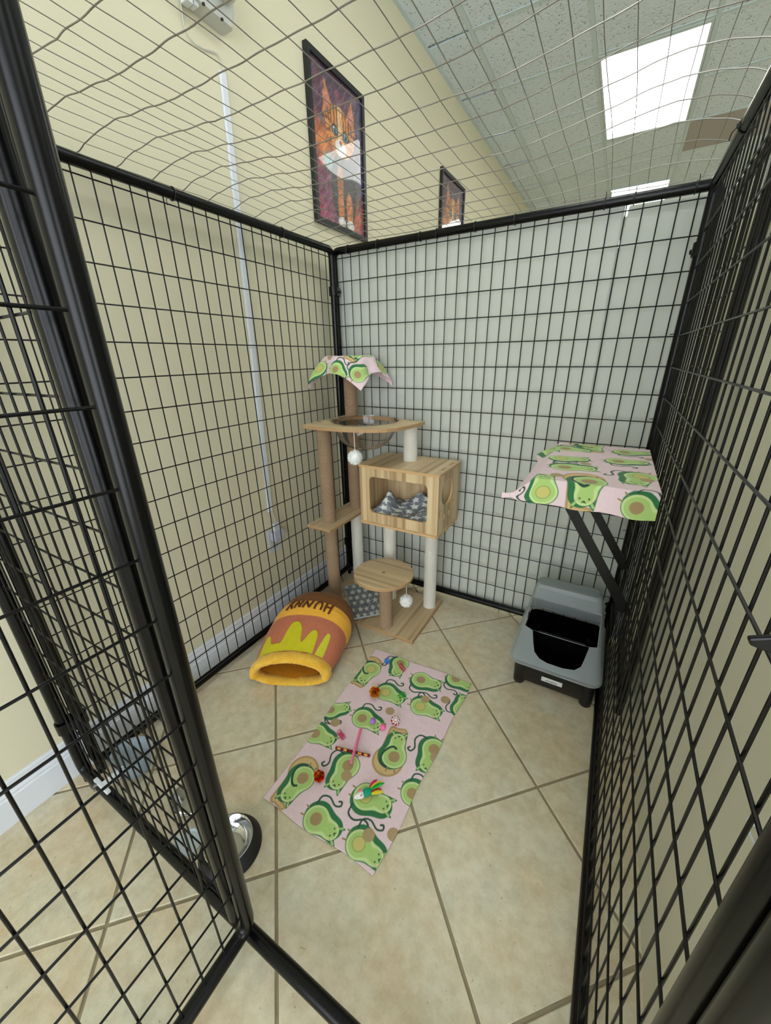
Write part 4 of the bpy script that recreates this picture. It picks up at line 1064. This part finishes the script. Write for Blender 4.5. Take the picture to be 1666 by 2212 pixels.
# ================================================================== SHELF ON THE RIGHT SIDE
sh = thing('cat_shelf', 'black bracketed cat shelf hooked on the right wire side', 'shelf', (0, 0, 0))
MB().box(1.19, 1.497, -0.655, -0.095, 0.978, 0.990).build('shelf_board', M['shelfboard'], sh, False, bevel=0.002)
for i, y in enumerate((-0.60, -0.30)):
    b = MB(); a, c = Vector((1.240, y, 0.978)), Vector((1.499, y, 0.584)); d = (c - a).normalized(); s = Vector((-d.z, 0, d.x)) * 0.015
    hw = Vector((0, 0.012, 0))
    b.add([a + s - hw * .12, a - s - hw * .12, c - s - hw * .12, c + s - hw * .12, a + s + hw * .12, a - s + hw * .12, c - s + hw * .12, c + s + hw * .12],
          [(0, 1, 2, 3), (7, 6, 5, 4), (0, 4, 5, 1), (1, 5, 6, 2), (2, 6, 7, 3), (3, 7, 4, 0)])
    b.build('brace', M['black'], sh, False)
    MB().box(1.4955, 1.501, y - .012, y + .012, 0.50, 0.985).build('upright', M['black'], sh, False, bevel=.001)
SHC = [(1.301,-0.108,1.320,-0.193,1),(1.421,-0.173,1.485,-0.160,0),(1.226,-0.370,1.292,-0.354,0),(1.402,-0.332,1.469,-0.322,0),(1.250,-0.493,1.326,-0.479,0),(1.461,-0.507,1.445,-0.591,0),(1.330,-0.628,1.326,-0.715,1),(1.215,-0.70,1.210,-0.635,0),(1.455,-0.705,1.50,-0.735,0),(1.165,-0.18,1.175,-0.26,0),(1.22,-0.20,1.29,-0.21,0)]
nu, nv = 230, 330
CX, CY = np.meshgrid(np.linspace(1.108, 1.502, nu), np.linspace(-0.075, -0.738, nv), indexing='ij')
xe, yf, yb_ = 1.186, -0.660, -0.088
exl = np.clip(xe - CX, 0, None); ef = np.clip(yf - CY, 0, None); eb_ = np.clip(CY - yb_, 0, None); er = np.clip(CX - 1.494, 0, None)
cornr = np.clip(exl * ef * 260, 0, 1)
X = CX + exl * 0.35 * (1 - cornr) - cornr * 0.012 * np.clip(ef / .05, 0, 1)
Y = CY + ef * 0.78 - cornr * 0.0
Z = 0.9945 - ef * 0.93 - exl * 0.62 * (1 - .35 * cornr) + 0.003 * fbm(CX * 18, CY * 18) + cornr * ef * 0.35
Z -= eb_ * .9; Z += 0.004 * np.sin(CX * 42) * np.clip(ef / .05, 0, 1); Y += 0.004 * np.sin(CX * 34 + 1) * np.clip(ef / .05, 0, 1)
X -= 0.02 * np.exp(-((CY + 0.20) / 0.05) ** 2) * np.clip(exl / .05, 0, 1); Z += 0.012 * np.exp(-((CY + 0.20) / 0.05) ** 2) * np.clip(exl / .05, 0, 1)
o = grid_mesh('fleece_cover', np.stack([X, Y, Z], -1), M['fleece'], avocado_print(CX, CY, SHC, [(1.305, -0.415), (1.497, -0.255), (1.475, -0.54), (1.238, -0.60)], 14), thick=0.0024)
tag(o, 'pink avocado-cat fleece covering the shelf on the right wire side', 'fleece', 'avocado-cat fleeces')

# ================================================================== LITTER BOX
lb = thing('litter_box', 'black litter box with frosted grey hood below the shelf', 'litter box', (0, 0, 0))
LX0, LX1, LY0, LY1 = 1.178, 1.486, -0.448, -0.075
rings = []
for z, g, r in ((0.022, 0.010, 0.03), (0.030, 0.004, 0.035), (0.10, 0.0, 0.04), (0.150, -0.006, 0.04), (0.150, -0.002, .038), (0.04, 0.012, 0.035)):
    rings.append(rrect(LX0 + g, LX1 - g, LY0 + g, LY1 - g, r, 6, z=z))
MB().loft(rings, True, True).build('tub', M['tub'], lb)
for x, y in ((LX0 + .022, LY0 + .020), (LX1 - .022, LY0 + .020), (LX0 + .022, LY1 - .02), (LX1 - .022, LY1 - .02)):
    ht = 0.146 if y < -0.3 else 0.07
    b = MB().lathe([(0, 0), (0.018, 0), (0.023, 0.006), (0.024, 0.03), (0.026, ht), (0, ht)], 24, c=(x, y, 0)).build('corner_leg', M['tubmatt'], lb)
# inner ledge and scoop wall
MB().box(1.20, 1.464, -0.315, -0.309, 0.045, 0.20).box(1.215, 1.45, -0.345, -0.325, 0.045, 0.062).build('inner_ridge', M['tub'], lb, False, bevel=0.003)
# frosted hood: lofted shell with a cut opening
def hoodring(z):
    f = (z - 0.155) / 0.235
    return rrect(1.160 + 0.030 * f, 1.498 - 0.042 * f, -0.482 + 0.262 * f, -0.052 - 0.112 * f, 0.034 - 0.006 * f, 8, z=z)
outer = [hoodring(z) for z in np.linspace(0.155, 0.372, 12)]
last = hoodring(0.372); cxm = 1.32; cym = sum(p[1] for p in last) / len(last)
for s, z in ((0.97, 0.384), (0.90, 0.392), (0.6, 0.395)):
    outer.append([(cxm + (p[0] - cxm) * s, cym + (p[1] - cym) * s, z) for p in last])
hm_ = MB().loft(outer, False, True).mesh('hood', M['frost'])
hood = link('hood', hm_, lb)
sm_ = hood.modifiers.new('shell', 'SOLIDIFY'); sm_.thickness = 0.0028; sm_.offset = -1
op = [(1.189, .342), (1.462, .342), (1.4675, .252), (1.440, .246), (1.431, .210), (1.424, .190), (1.402, .176), (1.36, .1705), (1.30, .1705), (1.268, .176), (1.244, .190), (1.233, .212), (1.220, .245), (1.186, .254)]
def slant_y(z): return -0.482 + (z - 0.155) * 1.115
cut = MB(); k = len(op)
cut.add([(x, slant_y(z) - 0.05, z - 0.045) for x, z in op] + [(x, slant_y(z) + 0.05, z + 0.045) for x, z in op],
        [tuple(range(k)), tuple(range(k, 2 * k))[::-1]] + [(i, k + i, k + (i + 1) % k, (i + 1) % k) for i in range(k)])
# shift cutter along the slope normal rather than straight
cme = cut.mesh('cut', M['frost'], False)
for i, v in enumerate(cme.vertices):
    x, z = op[i % k]; s = -0.05 if i < k else 0.05
    nrm = Vector((0, 1, -1.115)).normalized(); v.co = Vector((x, slant_y(z), z)) + nrm * s
bm = bmesh.new(); bm.from_mesh(cme); bmesh.ops.recalc_face_normals(bm, faces=bm.faces); bm.to_mesh(cme); bm.free()
co = bpy.data.objects.new('tmpcut', cme); COL.objects.link(co)
bo = hood.modifiers.new('opening', 'BOOLEAN'); bo.object = co; bo.operation = 'DIFFERENCE'; bo.solver = 'EXACT'
dg = bpy.context.evaluated_depsgraph_get(); dg.update()
hm2 = bpy.data.meshes.new_from_object(hood.evaluated_get(dg))
hood.modifiers.clear(); hood.data = hm2; bpy.data.objects.remove(co); smooth_by_angle(hm2, 0.6)
MB().tube([(x, slant_y(z) - .001, z + .0005) for x, z in op], 0.0028, 6, closed=True).build('opening_lip', M['frost'], lb)
b = MB(); o1, o2 = rrect(1.148, 1.504, -0.492, -0.045, 0.05, 8), rrect(1.166, 1.490, -0.474, -0.060, 0.042, 8); nn = len(o1)
b.add([(p[0], p[1], .146) for p in o1] + [(p[0], p[1], .153) for p in o1] + [(p[0], p[1], .156) for p in o2] + [(p[0], p[1], .1505) for p in o2],
      [(i, (i + 1) % nn, nn + (i + 1) % nn, nn + i) for i in range(nn)] + [(nn + i, nn + (i + 1) % nn, 2 * nn + (i + 1) % nn, 2 * nn + i) for i in range(nn)] +
      [(2 * nn + i, 2 * nn + (i + 1) % nn, 3 * nn + (i + 1) % nn, 3 * nn + i) for i in range(nn)] + [(3 * nn + i, 3 * nn + (i + 1) % nn, (i + 1) % nn, i) for i in range(nn)])
b.build('flange', M['frost'], lb)
lab_ = MB().box(1.290, 1.371, LY0 - 0.0012, LY0 - 0.0004, 0.062, 0.084).build('sticker', M['label'], lb, False); lab_['label'] = 'white paper sticker with small dark print'
b = MB(); xx = 1.306
b.box(1.2945, 1.2958, LY0 - 0.0016, LY0 - 0.0012, 0.068, 0.079)
for wv in (.004, .004, .0025, .004, .005, .004, .0025, .004):
    b.box(xx, xx + wv, LY0 - 0.0016, LY0 - 0.0012, 0.0675, 0.0725); xx += wv + 0.0021
b.build('sticker_print', M['ink'], lb, False)

# ================================================================== BOWLS
def steel_bowl(loc, r, label):
    t = thing('food_bowl', label, 'bowl', loc, group='steel bowls on the floor')
    return t
t = steel_bowl((0.598, -1.489, 0), 0.086, 'steel food bowl with a wide black rubber base beside the hinge post')
MB().lathe([(0.05, 0.0), (0.087, 0.0), (0.089, 0.003), (0.087, 0.007), (0.072, 0.036), (0.068, 0.038), (0.066, 0.036), (0.066, 0.010), (0.05, 0.010)], 56).build('rubber_base', M['rubber'], t)
MB().lathe([(0.0001, 0.008), (0.030, 0.008), (0.040, 0.010), (0.054, 0.022), (0.061, 0.037), (0.066, 0.041), (0.068, 0.0400), (0.064, 0.036), (0.056, 0.020), (0.042, 0.007), (0.0001, 0.0055)], 56).build('steel_dish', M['steel'], t)
t = steel_bowl((0.392, -1.468, 0), 0.06, 'small shiny bowl on the floor behind the wire front, left of the hinge post')
MB().lathe([(0.0001, 0.004), (0.035, 0.004), (0.048, 0.016), (0.058, 0.038), (0.060, 0.040), (0.058, 0.041), (0.046, 0.018), (0.034, 0.0065), (0.0001, 0.0065)], 48).build('steel_dish', M['steel'], t)
t = thing('plastic_dish', 'pale blue flat dish on the floor between the two shiny bowls', 'dish', (0.480, -1.548, 0))
MB().lathe([(0.0001, 0.001), (0.034, 0.001), (0.040, 0.006), (0.0405, 0.008), (0.037, 0.008), (0.033, 0.003), (0.0001, 0.003)], 40).build('dish', M['paleblue'], t)
t = thing('hanging_bowl', 'frosted plastic bowl clamped to the wire front at the lower left', 'bowl', (0.150, -1.505, 0.0), (0, 0, 0.5))
pr_ = [(0.0001, 0.040), (0.040, 0.040), (0.045, 0.045), (0.058, 0.118), (0.0625, 0.121), (0.0625, 0.124), (0.056, 0.122), (0.042, 0.047), (0.0001, 0.043)]
MB().lathe(pr_, 48, sy=0.92).build('cup', M['frost2'], t)
hbk = MB(); hbk.box(-0.02, 0.06, -0.0155 - .092, -0.0032 - .092, 0.100, 0.112).build('clamp_bar', M['plastic'], t, False, bevel=.002).rotation_euler = (0, 0, -0.5)
q = MB(); q.box(0.012, 0.040, -0.0975, -0.035, 0.100, 0.112); oo = q.build('clamp_arm', M['plastic'], t, False, bevel=.002); oo.rotation_euler = (0, 0, -0.5)
q = MB(); q.tube([(0, -0.104, .106), (0, -0.124, .106)], 0.0028, 8).tube([(0, -0.1075, .106), (0, -0.114, .106)], 0.006, 12); q.box(-0.016, 0.016, -0.122, -0.1195, .101, .111)
oo = q.build('wing_nut', M['zinc'], t, False); oo.rotation_euler = (0, 0, -0.5)

# ================================================================== TOYS on the blanket
ZT0 = 0.0072
def lattice_ball(x, y, r, m1, m2, label, group=None):
    t = thing('lattice_ball', label, 'cat toy', (x, y, ZT0 + r), (0.4, 0.3, 0.2), 'cat toys on the floor blanket')
    for half, mm in ((1, m1), (-1, m2)):
        b = MB()
        for k in range(8):
            a = 2 * math.pi * k / 8
            b.tube([(r * math.sin(q) * math.cos(a + .25 * math.sin(2 * q)), r * math.sin(q) * math.sin(a + .25 * math.sin(2 * q)), half * r * math.cos(q)) for q in np.linspace(0.12, math.pi / 2, 8)], r * 0.085, 6)
        for q in (0.12, 0.75, math.pi / 2):
            b.tube([(r * math.sin(q) * math.cos(2 * math.pi * k / 20), r * math.sin(q) * math.sin(2 * math.pi * k / 20), half * r * math.cos(q)) for k in range(20)], r * 0.09, 6, closed=True)
        b.build('half_shell', TOY[mm], t)
    if m1 == 'blue': MB().lathe([(r * .5 * math.sin(q) + 1e-4, r * .5 * math.cos(q)) for q in np.linspace(0, math.pi, 12)], 16).build('bell', TOY['blue'], t)
    else: MB().lathe([(r * .45 * math.sin(q) + 1e-4, r * .45 * math.cos(q)) for q in np.linspace(0, math.pi, 12)], 16).build('bell', TOY['red'], t)
lattice_ball(0.641, -0.631, 0.0125, 'blue', 'blue', 'small blue plastic lattice ball near the far edge of the floor blanket')
lattice_ball(0.829, -0.894, 0.0165, 'white', 'red', 'lattice ball, white above and red below, in the middle of the floor blanket')
def spring(x, y, ang, m, label, L=0.036, r=0.0085, turns=7):
    pts = [(L * (k / 160 - .5), r * math.cos(2 * math.pi * turns * k / 160), r * math.sin(2 * math.pi * turns * k / 160)) for k in range(161)]
    o = MB().tube(pts, 0.00105, 5).build('spring_toy', TOY[m]); place(o, (x, y, ZT0 + r + .001), (0, 0, ang)); tag(o, label, 'cat toy', 'cat toys on the floor blanket')
spring(0.722, -0.630, -0.55, 'magenta', 'magenta plastic spring beside the blue lattice ball')
spring(0.793, -0.768, 1.15, 'green', 'green plastic spring right of the red and gold foil ball')
spring(0.676, -1.042, -0.35, 'magenta', 'magenta plastic spring lying left of the crossed sticks')
def foil_ball(x, y, r, mats, label):
    b = MB()
    for k in range(420):
        d = Vector((random.gauss(0, 1), random.gauss(0, 1), random.gauss(0, 1))).normalized(); s = d.orthogonal().normalized()
        s = (Matrix.Rotation(random.random() * 6.28, 3, d) @ s); wv = r * 0.10; L = r * random.uniform(0.8, 1.05); q = d.cross(s)
        p0 = d * r * 0.25; p1 = d * L + q * r * random.uniform(-.25, .25); b.cur = 0 if random.random() < 0.6 else 1
        b.add([p0 - s * wv, p0 + s * wv, p1 + s * wv, p1 - s * wv], [(0, 1, 2, 3)])
    o = b.build('crinkle_ball', [TOY[m] for m in mats], None, False); o.location = (x, y, ZT0 + r * .92); tag(o, label, 'cat toy', 'cat toys on the floor blanket')
foil_ball(0.690, -0.820, 0.0235, ('goldfoil', 'redfoil'), 'larger red and gold foil crinkle ball near the far end of the blanket')
foil_ball(0.706, -1.209, 0.019, ('redfoil', 'goldfoil'), 'red foil crinkle ball near the left front of the blanket')
for x, y, m, lab in ((0.751, -0.934, 'purple', 'small purple felt pompom lying on a printed avocado cat'), (0.799, -0.938, 'pink', 'small pink felt pompom just right of the purple one')):
    o = fluffball('felt_pompom', x, y, ZT0 + 0.0115, 0.0125, TOY[m], None, 260); tag(o, lab, 'cat toy', 'cat toys on the floor blanket')
# crossed sticks
def stick(a, c, z, m1, m2, name, label, r, patches=()):
    a, c = Vector((*a, z)), Vector((*c, z)); L = (c - a).length; b = MB(); n = 56; pts = []
    b.tube([a + (c - a) * k / 20 for k in range(21)], r * 0.7, 8)
    d = (c - a).normalized(); s = Vector((-d.y, d.x, 0)); b.cur = 1
    for ph in (0, math.pi):
        b.tube([a + (c - a) * k / 160 + s * r * math.cos(2 * math.pi * 16 * k / 160 + ph) + Vector((0, 0, r * math.sin(2 * math.pi * 16 * k / 160 + ph))) for k in range(161)], r * 0.36, 5)
    for q0 in patches:
        b.cur = 2; b.tube([a + (c - a) * q for q in np.linspace(q0, q0 + 0.10, 5)], r * 1.22, 10)
    o = b.build(name, [TOY[m1], TOY[m2], TOY['goldfoil']]); tag(o, label, 'cat toy', 'cat toys on the floor blanket')
stick((0.729, -0.987), (0.775, -1.118), ZT0 + 0.0150, 'pinkstraw', 'pinkstraw', 'braided_stick', 'pink braided stick lying across the maroon one', 0.0042)
stick((0.687, -1.091), (0.813, -1.056), ZT0 + 0.0046, 'maroon', 'maroon', 'foil_stick', 'maroon stick with gold foil patches lying under the pink one', 0.0042, (0.06, 0.24, 0.66, 0.84))
# toy mouse
mt_ = thing('toy_mouse', 'toy mouse with white head, teal body and feather tail', 'cat toy', (0.868, -1.178, ZT0), (0, 0, math.atan2(0.062, 0.05) + 0.0), 'cat toys on the floor blanket')
fb = fluffball('body', 0.010, 0, 0.0135, 0.0155, TOY['teal'], mt_, 260); fb.scale = (1.15, 0.95, 0.85)
MB().lathe([(0.0001, -.024), (.004, -.021), (.0085, -.012), (.0115, 0), (.0105, .008), (.0001, .012)], 20).build('head', TOY['white'], mt_).matrix_local = Matrix.Translation((-0.012, 0, 0.012)) @ Matrix.Rotation(math.pi / 2, 4, 'Y')
for s in (-1, 1):
    MB().lathe([(0.0001, 0), (.0042, 0), (.0048, .0008), (.0001, .0014)], 14).build('ear', TOY['nose'], mt_).matrix_local = Matrix.LocRotScale(Vector((-0.012, s * 0.008, 0.0225)), Matrix.Rotation(-0.6, 3, 'Y') @ Matrix.Rotation(s * 0.7, 3, 'X'), None)
    MB().lathe([(0.0014 * math.sin(q) + 1e-5, 0.0014 * math.cos(q)) for q in np.linspace(0, math.pi, 6)], 8).build('eye', M['nylon'], mt_).location = (-0.025, s * 0.0055, 0.0165)
MB().lathe([(0.0018 * math.sin(q) + 1e-5, 0.0018 * math.cos(q)) for q in np.linspace(0, math.pi, 6)], 8).build('nose', TOY['nose'], mt_).location = (-0.0365, 0, 0.0118)
for (dy, m, dz_, L) in ((0.005, 'yellow', 0.004, 0.046), (-0.004, 'red', 0.0, 0.036), (0.010, 'magenta', 0.002, 0.032), (-0.009, 'yellow', 0.002, 0.038), (0.001, 'green', 0.006, 0.050)):
    b = MB(); pts = []; wd = []
    for k in range(9):
        q = k / 8; pts.append((0.022 + L * q, dy * (1 + 1.4 * q), 0.010 + dz_ + 0.006 * math.sin(q * 2.5))); wd.append(0.0012 + 0.0052 * math.sin(math.pi * (0.08 + 0.9 * q)))
    b.tube(pts, wd, 8, flat=0.18); b.build('feather', TOY[m], mt_)
